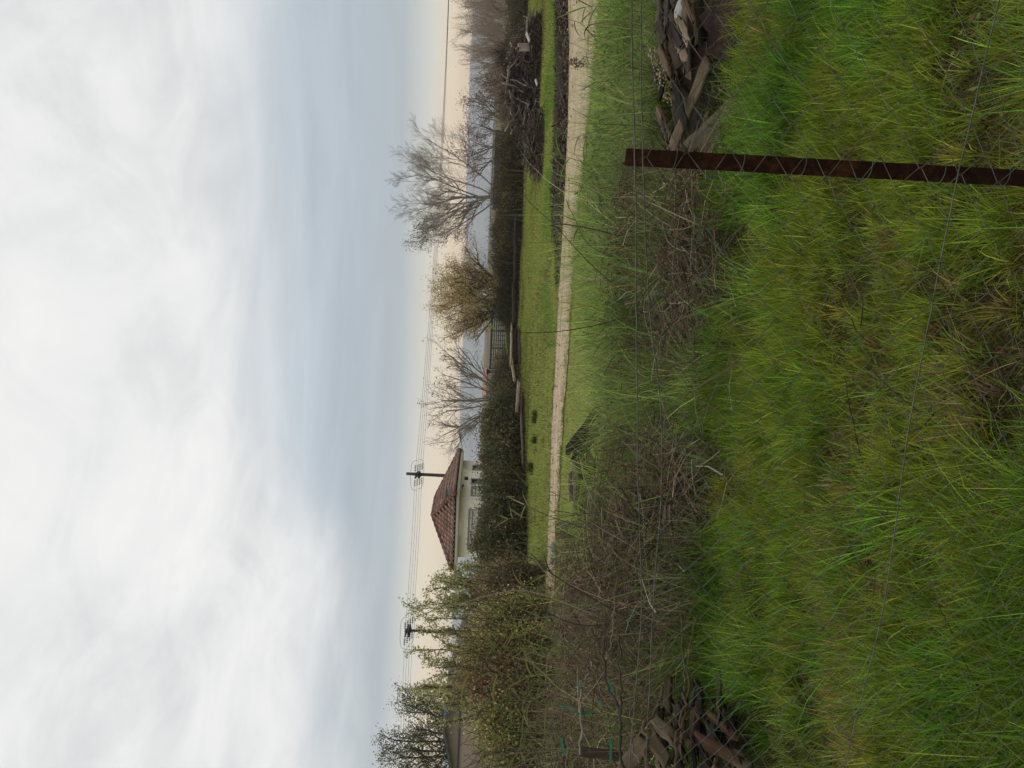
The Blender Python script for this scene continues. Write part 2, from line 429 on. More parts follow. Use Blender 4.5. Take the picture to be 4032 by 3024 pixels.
# hills ------------------------------------------------------------------------
m, t = mat('haze_tinted_wooded_hill')
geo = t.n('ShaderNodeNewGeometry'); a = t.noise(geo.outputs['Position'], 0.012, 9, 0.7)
out(t, pbsdf(t, t.ramp(a, [(0.36, (0.20, 0.22, 0.235)), (0.6, (0.32, 0.33, 0.335))]), 1.0, 0.0))  # part of the distance haze is put into the pale bluish hill colour
def hill(y0, top, seed, amp, name, wid=500):
    hx = np.linspace(-2600, 2600, 240); K = 9; tt = np.linspace(0, 1, K)
    h = top + (fbm(hx / 420, hx * 0, seed, 5) - 0.5) * amp
    HX = np.repeat(hx[:, None], K, 1); HY = y0 + wid * tt[None] + 0 * HX; HZ = h[:, None] * np.sin(tt * np.pi)[None] - 0.5
    i = np.arange(len(hx) - 1)[:, None] * K + np.arange(K - 1)[None]
    return tag(G().add(np.stack([HX, HY, HZ], -1), np.stack([i, i + K, i + K + 1, i + 1], -1).reshape(-1, 4)).build(name, m, smooth=True), kind='structure')
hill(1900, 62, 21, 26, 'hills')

# ------------------------------------------------------------------ house
M_wall = plain('pale_render', lin(238, 232, 220), 0.9, 0.15, nscale=3.0, namt=0.10)
M_trim = plain('white_trim', (0.62, 0.60, 0.55), 0.6, 0.3, nscale=5, namt=0.12)
M_frame = plain('recess_shade_frame', (0.34, 0.33, 0.31), 0.7, 0.2, nscale=5, namt=0.15)  # recess shadow round the openings is painted in as this darker grey
M_panel = plain('pale_panel', (0.56, 0.54, 0.49), 0.6, 0.3, nscale=4, namt=0.1)
M_glass, t = mat('dark_window_glass'); out(t, pbsdf(t, (0.03, 0.035, 0.04), 0.08, 0.5))
M_dark = plain('dark_metal', (0.035, 0.04, 0.05), 0.55, 0.4, nscale=20, namt=0.3)
M_grey = plain('grey_metal', (0.16, 0.165, 0.17), 0.5, 0.4, metal=0.3, nscale=12, namt=0.2)

e2 = nrm(np.array([0.23, 0.973, 0.0])); e1 = np.array([-e2[1], e2[0], 0.0]); ez = np.array([0, 0, 1.0])
Lr1, Lr2, ov = 4.05, 6.7, 0.45
Ce = at(1081, 1806, 38.0); EAVE = Ce[2]; Ce = np.array([Ce[0], Ce[1], 0])
RISE = 1.18
def hp(a, b, z): return Ce + e1 * a + e2 * b + ez * z
house = empty('house', hp(Lr1 / 2, Lr2 / 2, 0), 'small pale rendered outbuilding with red brown tiled hip roof behind the dark hedge', 'house')
g = G()
g.add(*box(hp(Lr1 / 2, Lr2 / 2, (EAVE - 0.05) / 2), e1 * (Lr1 / 2 - ov), e2 * (Lr2 / 2 - ov), ez * (EAVE - 0.05) / 2))
g.build('wall', M_wall, house)
g = G()
for a0, a1, b0, b1 in ((0, Lr1, 0, 0.12), (0, Lr1, Lr2 - 0.12, Lr2), (0, 0.12, 0.123, Lr2 - 0.123), (Lr1 - 0.12, Lr1, 0.123, Lr2 - 0.123)):
    g.add(*box(hp((a0 + a1) / 2, (b0 + b1) / 2, EAVE + 0.03), e1 * (a1 - a0) / 2, e2 * (b1 - b0) / 2, ez * 0.075))
g.add(*box(hp(Lr1 / 2, Lr2 / 2, EAVE - 0.025), e1 * (Lr1 / 2 - 0.13), e2 * (Lr2 / 2 - 0.13), ez * 0.02))
g.build('eaves_board', M_trim, house)
# roof: base planes and rows of curved tiles
rz = EAVE + 0.12
A = hp(-0.06, -0.06, rz); B = hp(Lr1 + 0.06, -0.06, rz); Cc = hp(Lr1 + 0.06, Lr2 + 0.06, rz); D = hp(-0.06, Lr2 + 0.06, rz)
P1 = hp(Lr1 / 2, Lr1 / 2, rz + RISE); P2 = hp(Lr1 / 2, Lr2 - Lr1 / 2, rz + RISE)
g = G()
g.add([A, B, P1], np.array([[0, 2, 1]]), (0.05, 0.03, 0.026)); g.add([Cc, D, P2], np.array([[0, 2, 1]]), (0.05, 0.03, 0.026))
g.add([D, A, P1, P2], np.array([[0, 3, 2, 1]]), (0.05, 0.03, 0.026)); g.add([B, Cc, P2, P1], np.array([[0, 3, 2, 1]]), (0.05, 0.03, 0.026))
def tile_plane(p, q, tops):
    ed = q - p; L = np.linalg.norm(ed); a = ed / L
    top = tops[0]; d = top - p; d = d - a * np.dot(d, a); H = np.linalg.norm(d); b = d / H
    n = np.cross(a, b); n = n if n[2] > 0 else -n
    s0 = np.dot(tops[0] - p, a); s1 = np.dot(tops[-1] - p, a)
    tw, th = 0.25, 0.33
    for r in range(int(H / th) + 1):
        v0 = r * th; f = (v0 + th * 0.5) / H
        if f > 1: break
        lo, hi = s0 * f, L + (s1 - L) * f
        k0 = int(math.ceil((lo + 0.05) / tw)); k1 = int((hi - 0.05) / tw)
        for k in range(k0, k1):
            c0 = p + a * (k * tw) + b * (v0 - 0.02) + n * 0.055; ln = th + 0.05
            tint = np.array(random.choice([(0.25, 0.155, 0.118), (0.28, 0.175, 0.130), (0.215, 0.138, 0.108), (0.31, 0.20, 0.152), (0.19, 0.125, 0.102), (0.27, 0.19, 0.15)])) * random.uniform(0.9, 1.12)
            V = []
            for vv, lift in ((0, 0.075), (ln, -0.02)):
                for m_ in range(6):
                    x = m_ / 5; V.append(c0 + a * (x * tw * 1.02) + b * vv + n * (lift + 0.05 * math.sin(x * math.pi * 1.35) * (1 if x < .75 else 0.6)))
            for m_ in range(6): V.append(V[m_] - n * 0.09)
            F = [[m_, m_ + 1, m_ + 7, m_ + 6] for m_ in range(5)] + [[m_ + 12, m_ + 13, m_ + 1, m_] for m_ in range(5)]
            g.add(V, np.array(F), tint)
tile_plane(A, B, [P1]); tile_plane(D, A, [P2, P1]); tile_plane(B, Cc, [P1, P2]); tile_plane(Cc, D, [P2])
roof = g.build('roof', M_tile, house)
g = G()
for p, q in ((A, P1), (B, P1), (Cc, P2), (D, P2), (P1, P2)):
    n_ = int(np.linalg.norm(q - p) / 0.3)
    for k in range(n_):
        c0 = p + (q - p) * (k + 0.0) / n_; c1 = p + (q - p) * (k + 1.12) / n_
        g.add(*tubes(np.array([[c0, c1]]) + ez * 0.05, np.array([[0.135, 0.10]]), np.array(random.choice([(0.12, 0.065, 0.05), (0.17, 0.09, 0.07), (0.20, 0.13, 0.11)])), 8, True))
g.build('ridge_caps', M_tile, roof)
def face_rect(g, origin_, a, zdir, n, s0, s1, z0, z1, th, T=(0.5,) * 3):
    g.add(*box(origin_ + a * (s0 + s1) / 2 + zdir * (z0 + z1) / 2 + n * (th / 2 + 0.001), a * (s1 - s0) / 2, zdir * (z1 - z0) / 2, n * th / 2), T)
def opening(parent, name, org, a, n, s0, s1, z0, z1, fw, pane_mat, bar=None):
    g = G()
    face_rect(g, org, a, ez, n, s0, s1, z1 - fw, z1, 0.05); face_rect(g, org, a, ez, n, s0, s1, z0, z0 + fw, 0.05)
    face_rect(g, org, a, ez, n, s0, s0 + fw, z0 + fw, z1 - fw, 0.045); face_rect(g, org, a, ez, n, s1 - fw, s1, z0 + fw, z1 - fw, 0.045)
    if bar: face_rect(g, org, a, ez, n, s0 + fw, s1 - fw, z1 - fw - bar - 0.05, z1 - fw - bar, 0.035)
    o = g.build(name, M_frame, parent)
    g = G(); face_rect(g, org, a, ez, n, s0 + fw, s1 - fw, z0 + fw, z1 - fw, 0.012); g.build('pane', pane_mat, o)
    return o
wf = hp(ov, ov, 0)          # wall corner; front face runs along e1, side face along e2
fn, sn = -e2, -e1
opening(house, 'garage_door', wf, e1, fn, 0.52, 2.75, 0.05, 2.02, 0.06, M_panel, 0.12)
opening(house, 'window', wf, e2, sn, 0.35, 1.75, 0.9, 1.95, 0.08, M_panel, 0.14)
opening(house, 'door', wf, e2, sn, 2.05, 2.85, 0.05, 1.98, 0.07, M_glass, 0.3)
opening(house, 'window', wf, e2, sn, 4.2, 5.0, 1.0, 1.95, 0.07, M_glass)
g = G(); g.add(*tubes(np.array([[wf + e2 * 2.75 + ez * 2.22, wf + e2 * 2.75 + ez * 2.22 + sn * 0.12]]), 0.1, (.1, .1, .1), 12, True)); g.build('vent', M_dark, house)
g = G(); c0 = wf + e2 * 1.4 + ez * (EAVE - 0.12); g.add(*tubes(np.array([[c0, c0 + sn * 0.10, c0 + sn * 0.2 - ez * 0.06]]), np.array([[0.03, 0.03, 0.07]]), (.1, .1, .1), 10, True)); g.build('wall_lamp', M_dark, house)
g = G(); c0 = hp(0.32, 0.9, rz + 0.32); g.add(*box(c0, e1 * 0.16, e2 * 0.16, ez * 0.2)); g.add(*box(c0 + ez * 0.225, e1 * 0.2, e2 * 0.2, ez * 0.022)); g.build('roof_vent', M_grey, house)
g = G(); g.add(*tubes(np.array([[hp(ov - 0.06, ov - 0.06, EAVE - 0.06), hp(ov - 0.06, ov - 0.06, 0.1)]]), 0.035, (.3,) * 3, 8, True)); g.build('downpipe', M_trim, house)
# lamp on an arm at the far end of the eaves
lb = hp(-0.02, Lr2 - 0.1, EAVE + 0.02)
lamp = empty('outdoor_lamp', lb, 'slim grey flood lamp on an angled arm at the far end of the tiled eaves', 'lamp')
d = nrm(np.array([0.95, 0.1, 0.22])); q = lb + d * 0.62
G().add(*tubes(np.array([spline([lb, lb + d * 0.3, q], 6)]), 0.022, (.3,) * 3, 6, True)).build('arm', M_grey, lamp)
g = G(); sd_ = nrm(np.cross(d, ez)); up_ = np.cross(sd_, d)
g.add(*box(q + d * 0.2, d * 0.2, sd_ * 0.09, up_ * 0.045)); g.add(*box(q + d * 0.2 - up_ * 0.06, d * 0.16, sd_ * 0.07, up_ * 0.014)); g.build('lamp_head', M_dark, lamp)

# ------------------------------------------------------------------ barn on the left
M_barn = plain('weathered_plaster', lin(134, 124, 113), 0.95, 0.1, nscale=2.0, namt=0.35, bstr=0.4)
M_barnlow = plain('pale_brick', lin(152, 136, 122), 0.95, 0.1, nscale=6.0, namt=0.3, bstr=0.4)
M_slate = plain('grey_roof_sheet', (0.075, 0.078, 0.085), 0.8, 0.2, nscale=3.0, namt=0.4)
YB = 45
pk = at(162, 1746, YB); ev = at(425, 1806, YB); hw = ev[0] - pk[0]; ezb = at(162, 1806, YB)[2]; dep = 9.0
barn = empty('barn', (pk[0], YB, 0), 'low weathered plaster barn with a shallow dark grey roof at the left edge', 'barn')
x0, x1 = pk[0] - hw, pk[0] + hw
g = G(); V = [(x0, YB, ezb), (x1, YB, ezb), (pk[0], YB, pk[2]), (x0, YB + dep, ezb), (x1, YB + dep, ezb), (pk[0], YB + dep, pk[2])]
G().add(V[:3], [np.array([[0, 1, 2]])]).build('gable', M_barn, barn); G().add(V[3:], [np.array([[2, 1, 0]])]).build('gable', M_barn, barn)
g = G(); g.add(*box((pk[0], YB + dep / 2, ezb / 2 - 0.03), (hw, 0, 0), (0, dep / 2, 0), (0, 0, ezb / 2 - 0.03))); g.build('wall', M_barnlow, barn)
g = G(); g.add(*box((pk[0], YB - 0.05, ezb - 0.03), (hw + 0.1, 0, 0), (0, 0.055, 0), (0, 0, 0.04))); g.build('string_course', M_slate, barn)
g = G()
for s in (-1, 1):
    o_ = np.array([pk[0], YB - 0.35, pk[2] + 0.02]); lowp = np.array([pk[0] + s * (hw + 0.35), YB - 0.35, ezb - (pk[2] - ezb) * 0.35 / hw + 0.02])
    n_ = 22
    for k in range(n_):
        p = o_ + (lowp - o_) * k / n_; q = o_ + (lowp - o_) * (k + 1.05) / n_; zj = random.uniform(-0.02, 0.03)
        for yy in range(3):
            ya, yb = yy * 3.3, yy * 3.3 + 3.32
            g.add([p + (0, ya, 0.06 + zj), q + (0, ya, zj + 0.0), q + (0, yb, zj), p + (0, yb, 0.06 + zj), p + (0, ya, -0.10), q + (0, ya, -0.10)],
                  [np.array([[0, 1, 2, 3], [4, 5, 1, 0]])])
g.build('roof', M_slate, barn)

# ------------------------------------------------------------------ low stone shed far behind the gate
M_stone = plain('rubble_stone', lin(176, 166, 156), 0.95, 0.1, nscale=5.0, namt=0.4, bstr=0.6)
M_redroof = plain('red_tile_roof', lin(165, 118, 106), 0.9, 0.1, nscale=9.0, namt=0.3)
ys_ = 62
a0, a1 = at(1468, 1932, ys_), at(1572, 1932, ys_); zt = at(1520, 1916, ys_)[2]
shed = empty('stone_shed', ((a0[0] + a1[0]) / 2, ys_, 0), 'small rubble stone shed with faded red roof left of the gate', 'shed')
cx_ = (a0[0] + a1[0]) / 2; hw_ = (a1[0] - a0[0]) / 2
G().add(*box((cx_, ys_ + 1.2, zt / 2), (hw_, 0, 0), (0, 1.2, 0), (0, 0, zt / 2))).build('wall', M_stone, shed)
g = G(); zr = zt + 0.28
for (xa, xb) in ((cx_ - hw_ - 0.1, cx_ - 0.25), (cx_ + 0.1, cx_ + hw_ + 0.1)):
    g.add([(xa, ys_ - 0.15, zt), (xb, ys_ - 0.15, zt), (xb - 0.1, ys_ + 1.2, zr), (xa + 0.1, ys_ + 1.2, zr), (xa, ys_ + 2.5, zt), (xb, ys_ + 2.5, zt)],
          [np.array([[0, 1, 2, 3], [3, 2, 5, 4]]), np.array([[0, 3, 4], [1, 5, 2]])])
g.build('roof', M_redroof, shed)

# ------------------------------------------------------------------ metal gate
M_gate = plain('dark_blue_gate_paint', (0.035, 0.05, 0.075), 0.5, 0.4, nscale=14, namt=0.35)
YG = 40
ga, gb = at(1571, 1934, YG), at(1800, 1942, YG)
gate = empty('metal_gate', ((ga[0] + gb[0]) / 2, YG, 0), 'dark blue metal field gate of horizontal bars beyond the lawn', 'gate')
ztop, zbot = 1.20, 0.42
g = G(); gx0, gx1 = ga[0], gb[0]
for z_, r_ in ((ztop, 0.05), (zbot, 0.04)): g.add(*box(((gx0 + gx1) / 2, YG, z_), ((gx1 - gx0) / 2, 0, 0), (0, 0.03, 0), (0, 0, r_)))
for x_ in (gx0 + 0.03, gx0 + (gx1 - gx0) * 0.36, gx0 + (gx1 - gx0) * 0.66, gx1 - 0.03): g.add(*box((x_, YG, (ztop + zbot) / 2), (0.035, 0, 0), (0, 0.027, 0), (0, 0, (ztop - zbot) / 2 - 0.051)))
g.build('gate_frame', M_gate, gate)
g = G()
for k in range(6):
    z_ = zbot + (ztop - zbot) * (k + 0.8) / 7.0; g.add(*box(((gx0 + gx1) / 2, YG + 0.005, z_), ((gx1 - gx0) / 2 - 0.07, 0, 0), (0, 0.012, 0), (0, 0, 0.022)))
for k in range(1, 12):
    if k in (4, 8): continue
    x_ = gx0 + (gx1 - gx0) * k / 12; g.add(*box((x_, YG - 0.018, (ztop + zbot) / 2), (0.012, 0, 0), (0, 0.01, 0), (0, 0, (ztop - zbot) / 2 - 0.055)))
g.build('bar_panel', M_gate, gate)
g = G(); g.add(*box((gx0 - 0.14, YG, 0.66), (0.085, 0, 0), (0, 0.085, 0), (0, 0, 0.66))); g.add(*box((gx0 - 0.14, YG, 1.355), (0.13, 0, 0), (0, 0.13, 0), (0, 0, 0.035))); g.build('gate_post', M_gate, gate)
g = G(); g.add(*box((gx1 + 0.1, YG, 0.6), (0.06, 0, 0), (0, 0.06, 0), (0, 0, 0.62))); g.build('gate_post', M_gate, gate)

# dark sheet panel fence on the right of the bare tree
YP = 43
pa, pb = at(2200, 1950, YP), at(2512, 1950, YP)
pf = empty('panel_fence', ((pa[0] + pb[0]) / 2, YP, 0), 'dark sheet fence with a thin pale top rail under the bare trees', 'fence')
zp = at(2400, 1940, YP)[2]
G().add(*box(((pa[0] + pb[0]) / 2, YP, zp / 2 - 0.05), ((pb[0] - pa[0]) / 2, 0, 0), (0, 0.02, 0), (0, 0, zp / 2 - 0.05))).build('panel', M_dark, pf)
G().add(*tubes(np.array([[(pa[0] - 0.6, YP - 0.06, zp), (pb[0], YP - 0.06, zp)]]), 0.025, (.5,) * 3, 6, True)).build('rail', M_grey, pf)
for x_ in (pa[0] + 0.2, (pa[0] + pb[0]) / 2, pb[0] - 0.9): G().add(*tubes(np.array([[(x_, YP - 0.065, 0), (x_, YP - 0.065, zp + 0.05)]]), 0.03, (.5,) * 3, 6, True)).build('post', M_grey, pf)

# low grey boundary wall on the right
M_conc = plain('stained_concrete', (0.11, 0.105, 0.09), 0.95, 0.1, nscale=3.0, namt=0.5, bstr=0.5)
w0, w1 = at(3500, 2000, 44), at(2420, 1985, 40)
bw = empty('boundary_wall', (w0 + w1) / 2 * (1, 1, 0), 'long low grey stained wall behind the driftwood heap', 'wall')
d = (w1 - w0) * (1, 1, 0); Lw = np.linalg.norm(d); a = d / Lw; nn_ = np.cross(a, ez); zw = 0.72
mid = (w0 + w1) / 2 * (1, 1, 0)
G().add(*box(mid + ez * zw / 2, a * Lw / 2, nn_ * 0.09, ez * zw / 2)).build('wall_panel', M_conc, bw)
G().add(*box(mid + ez * (zw + 0.033), a * (Lw / 2 + 0.02), nn_ * 0.13, ez * 0.03)).build('coping', M_dark, bw)

# ------------------------------------------------------------------ poles and wires
M_pole = plain('creosoted_pole', (0.075, 0.058, 0.048), 0.9, 0.15, nscale=6, namt=0.35)
M_wire = plain('wire_grey', (0.06, 0.06, 0.06), 0.6, 0.3)
M_ins = plain('insulator_glass', (0.25, 0.27, 0.28), 0.3, 0.5)
def wire_pt(u, v, Y): return at(u, v, Y)
ATT = {0: (-420, 1552, 43.5), 1: (541, 1608, 47.0), 2: (1155, 1647, 50.0), 3: (3520, 1779, 58.5)}
def utility_pole(u, v, Y, topv, rad, label, lean):
    c = at(u, v, Y); t = at(u + lean, topv, Y)
    r = empty('utility_pole', (c[0] - 0.0, Y, 0), label, 'utility pole', 'utility poles carrying the overhead wires')
    bot = np.array([c[0] - (t[0] - c[0]) * 1.5, Y, 0.0])
    g = G(); g.add(*tubes(np.array([[bot, (bot + t) / 2, t]]), np.array([[rad * 1.25, rad * 1.1, rad * 0.9]]), (.1, .1, .1), 12, True)); g.build('pole', M_pole, r, smooth=False)
    g = G()
    for zo, s in ((0.10, 1), (-0.06, -1)):
        g.add(*box(c + (0, 0, zo + 0.0), (0.16, 0, -0.035 * s), (0, 0.75, 0), (0.01 * s, 0, 0.05)))
    g.add(*box(c + (0, -rad - 0.03, 0.02), (0.07, 0, 0), (0, 0.028, 0), (0, 0, 0.2)))
    g.build('crossarm', M_dark, r)
    for k in range(4):
        for s in (-1, 1):
            g = G(); p = c + (s * 0.22, -0.6 + 0.4 * k, 0.16 - 0.115 * k)
            q = p + (s * 0.42, 0, 0)
            for m_ in range(4):
                x = p + (q - p) * (0.2 + 0.25 * m_)
                g.add(*tubes(np.array([[x, x + (s * 0.04, 0, 0)]]), np.array([[0.07, 0.055]]), (.1,) * 3, 8, True))
            g.add(*tubes(np.array([[p, q]]), 0.012, (.1,) * 3, 4)); g.build('insulator', M_ins, r)
    for k, hh in enumerate((0.42, -0.34)):
        th = np.linspace(0, np.pi, 17)
        L = np.stack([c[0] + 0.95 * np.sign(np.cos(th)) * np.abs(np.cos(th)) ** 0.6, np.full(17, c[1] - 0.5 + k * 0.9), c[2] + 0.02 + hh * np.sin(th) ** 0.55], 1)
        G().add(*tubes(L[None], 0.011, (.1,) * 3, 5)).build('jumper_loop', M_wire, r)
    return r
utility_pole(1155, 1647, 50.0, 1600, 0.105, 'dark wooden utility pole rising behind the tiled roof, its tip above the insulators', 4)
utility_pole(541, 1608, 47.0, 1594, 0.085, 'thinner utility pole rising out of the leafy saplings, crossarm at its very top', 1)
WN = ['topmost of the four overhead wires between the poles', 'second highest of the four overhead wires between the poles', 'third highest of the four overhead wires between the poles', 'lowest of the four overhead wires between the poles']
for k in range(4):
    pts = []
    for j in range(3):
        a_, b_ = (wire_pt(*ATT[j]), wire_pt(*ATT[j + 1]))
        oa = np.array([0, -0.6 + 0.4 * k, 0.16 - 0.115 * k]); n_ = 14
        sag = (0.10, 0.06, 0.38)[j]
        for q in range(n_ + (j == 2)):
            f = q / n_; pts.append(a_ + (b_ - a_) * f + oa * (1 if j < 2 else (1 - f) ** 1.6) - np.array([0, 0, sag * 4 * f * (1 - f)]))
    P = np.array(pts)
    o = G().add(*tubes(P[None], 0.0088, (.1,) * 3, 5)).build('overhead_wire', M_wire, None, origin_at=P[0])
    tag(o, 'thin grey wire, ' + WN[k], 'wire', 'overhead wires')

# ------------------------------------------------------------------ trees
def grow(p, d, L, r, lev, prm, out_):
    K = 6; pts = [p]; dd = d
    for k in range(K - 1):
        dd = nrm(dd + rng.normal(0, prm['jit'][lev], 3) + np.array([0, 0, prm['up'][lev]]))
        pts.append(pts[-1] + dd * L / (K - 1))
    pts = np.array(pts); rr = np.linspace(r, r * (0.5 if lev < len(prm['n']) else 0.3), K)
    out_[lev].append((pts, rr))
    if lev >= len(prm['n']): return
    n = prm['n'][lev]
    for c in range(n):
        f = prm['start'][lev] + (1 - prm['start'][lev]) * (c + rng.random()) / n
        k = min(int(f * (K - 1)), K - 2); ff = f * (K - 1) - k
        pos = pts[k] * (1 - ff) + pts[k + 1] * ff; ax = nrm(pts[k + 1] - pts[k])
        side = nrm(np.cross(ax, rng.normal(0, 1, 3))); an = R(prm['ang'][lev]) * rng.uniform(0.7, 1.3)
        nd = ax * math.cos(an) + side * math.sin(an)
        grow(pos, nd, L * prm['ratio'][lev] * rng.uniform(0.75, 1.2) * (1.15 - 0.45 * f), max(rr[k] * 0.62, prm['rmin']), lev + 1, prm, out_)

def tree(name, label, base, stems, prm, bark, leafn=0, leafsz=0.1, leafcols=None, group=None, cat='tree', leafspread=0.15, leaflev=None, leafsel=None, twigcol=None, cloud=None):
    root = empty(name, base, label, cat, group)
    nl = len(prm['n']); lv = [[] for _ in range(nl + 1)]
    for (off, d, L, r) in stems: grow(np.array(base) + np.array(off), nrm(np.array(d, float)), L, r, 0, prm, lv)
    def tub(levels, col):
        g = G()
        for l in levels:
            if not lv[l]: continue
            P = np.stack([a for a, b in lv[l]]); Rr = np.stack([b for a, b in lv[l]])
            g.add(*tubes(P, Rr, pal(len(P), [col], jit=0.15), 7 if l == 0 else (5 if l == 1 else 3)))
        return g
    tub(range(0, min(2, nl)), bark).build('trunk', M_bark, root, smooth=True)
    tub(range(min(2, nl), nl + 1), twigcol or bark).build('branches', M_bark, root)
    if leafn:
        ends = np.concatenate([a[2:] for l in (leaflev or [nl]) for a, b in lv[l]])
        if leafsel is not None: ends = ends[leafsel(ends)]
        if len(ends):
            P = ends[rng.integers(0, len(ends), leafn)] + rng.normal(0, leafspread, (leafn, 3))
            if cloud is not None:      # twig ends fill the crown in sprays
                cc, rad, nsp, per = cloud; q = nrm(rng.normal(0, 1, (nsp, 3))) * (rng.random((nsp, 1)) ** 0.42); ct = np.asarray(cc) + q * np.asarray(rad) * (0.85 + 0.3 * rng.random((nsp, 1)))
                P = np.concatenate([P, (ct[:, None] + nrm(q)[:, None] * rng.normal(0, 0.20, (nsp, per, 1)) + rng.normal(0, 0.09, (nsp, per, 3))).reshape(-1, 3)]); leafn = len(P)
            G().add(*leafcards(P, leafsz * rng.uniform(0.6, 1.25, leafn), pal(leafn, leafcols, jit=0.25), -0.3)).build('foliage', M_leaf, root)
    return root

BARK = (0.085, 0.072, 0.062)
# big bare tree
b = at(2250, 1990, 46); b[2] = 0
tree('bare_tree', 'tall bare tree with a wide fan of fine leafless branches standing above the hedge', b,
     [((0, 0, 0), (-0.04, 0, 1), 3.9, 0.11), ((0.05, 0, 0.9), (1.2, 0.2, 1), 4.4, 0.052), ((-0.05, 0, 1.1), (-1.02, -0.1, 1), 4.2, 0.052), ((0.03, 0.05, 1.4), (0.48, -0.5, 1), 3.9, 0.05), ((-0.03, 0.0, 1.7), (-0.48, 0.5, 1), 3.7, 0.05), ((-0.05, 0, 2.3), (0.20, -0.2, 1), 3.7, 0.045), ((-0.08, 0, 2.5), (-0.16, 0.3, 1), 3.7, 0.045)],
     dict(n=[6, 7, 6, 5], start=[0.3, 0.15, 0.12, 0.1], ang=[40, 34, 34, 32], ratio=[0.62, 0.55, 0.55, 0.6], jit=[0.07, 0.08, 0.09, 0.09, 0.09], up=[0.04, 0.08, 0.06, 0.04, 0.03], rmin=0.0052), (0.30, 0.27, 0.245),
     1500, 0.10, [(0.16, 0.10, 0.06), (0.12, 0.09, 0.06)], leafsel=lambda e: (e[:, 0] < b[0] - 1.9) | (e[:, 2] < 3.0))
# smaller brown leaved trees to its right
for (u, Y, hgt, n_, lab) in ((2490, 45, 3.2, 2600, 'low spreading tree with sparse brown leaves right of the tall bare tree'), (2640, 47, 2.5, 900, 'small thin tree with a few scattered brown leaves against the hazy hill')):
    b = at(u, 1990, Y); b[2] = 0
    tree('brown_leaved_tree', lab, b, [((0.2 * k - 0.4, 0, 0), (0.42 * (k - 2) + 0.1, 0.2 * rng.normal(), 1), hgt * (0.75 + 0.25 * rng.random()), 0.06) for k in range(5)],
         dict(n=[5, 5, 4], start=[0.3, 0.2, 0.1], ang=[38, 38, 36], ratio=[0.6, 0.55, 0.55], jit=[0.12, 0.15, 0.2, 0.2], up=[0.06, 0.06, 0.03, 0.0], rmin=0.008), (0.17, 0.145, 0.125),
         n_, 0.10, [(0.27, 0.19, 0.13), (0.22, 0.16, 0.11), (0.31, 0.23, 0.17)])
# round olive tree
b = at(1846, 1985, 41); b[2] = 0
tree('olive_leaved_tree', 'round many-stemmed tree with yellow olive leaves above the metal gate', b,
     [((0.1 * (k - 4), 0.1 * rng.normal(), 0.2), (0.21 * (k - 4.2), 0.32 * rng.normal(), 1), 2.7 + 0.75 * rng.random() - 0.10 * abs(k - 4), 0.07) for k in range(9)],
     dict(n=[7, 5, 4], start=[0.12, 0.15, 0.1], ang=[32, 36, 36], ratio=[0.56, 0.55, 0.55], jit=[0.08, 0.13, 0.18, 0.2], up=[0.05, 0.05, 0.03, 0], rmin=0.007), (0.12, 0.10, 0.075),
     7500, 0.082, [(0.52, 0.41, 0.18), (0.45, 0.36, 0.17), (0.58, 0.46, 0.23), (0.38, 0.31, 0.15), (0.50, 0.37, 0.21)], leafspread=0.13, leaflev=[2, 3], cloud=((b[0] + 0.15, b[1], 2.62), (2.15, 2.0, 2.05), 820, 22))
# bare tree beside the house
b = at(1450, 2010, 37); b[2] = 0
tree('bare_tree', 'smaller bare tree between the house and the gate with a handful of yellow leaves', b,
     [((0.05 * (k - 4.5), 0.06 * rng.normal(), 0.6), (0.20 * (k - 4.5) + 0.05, 0.3 * rng.normal(), 1), 2.7 + 0.8 * rng.random() - 0.06 * abs(k - 4.5), 0.045) for k in range(10)],
     dict(n=[6, 6, 4], start=[0.25, 0.2, 0.15], ang=[34, 36, 38], ratio=[0.5, 0.5, 0.5], jit=[0.09, 0.10, 0.11, 0.12], up=[0.05, 0.04, 0.03, 0.01], rmin=0.0055), (0.22, 0.195, 0.175),
     260, 0.12, [(0.34, 0.26, 0.05), (0.28, 0.22, 0.07)])
# pale bare shrubs far on the right
for k, (u, Y, hh, lab) in enumerate(((2800, 60, 2.8, 'pale grey bare shrub at the left end of the hazy thicket'), (2880, 58, 3.7, 'tallest pale bare shrub with upright twigs in the hazy thicket'), (2950, 62, 3.3, 'tan bare shrub in the middle of the hazy thicket'), (3030, 60, 3.8, 'tan brown bare shrub at the right end of the hazy thicket'), (2720, 64, 2.2, 'low pale bare shrub just beside the small brown leaved tree'))):
    b = at(u, 2000, Y); b[2] = 0
    tree('bare_shrub', lab, b, [((0.16 * (j - 5), 0.3 * rng.normal(), 0), (0.09 * (j - 5), 0.25 * rng.normal(), 1), hh * rng.uniform(0.7, 1), 0.035) for j in range(11)],
         dict(n=[8, 6, 4], start=[0.1, 0.1, 0.1], ang=[22, 26, 28], ratio=[0.55, 0.55, 0.5], jit=[0.05, 0.08, 0.1, 0.1], up=[0.05, 0.08, 0.06, 0.04], rmin=0.008), (0.34, 0.28, 0.225), 700, 0.1, [(0.36, 0.28, 0.20)], cat='shrub', group='bare shrubs far on the right')
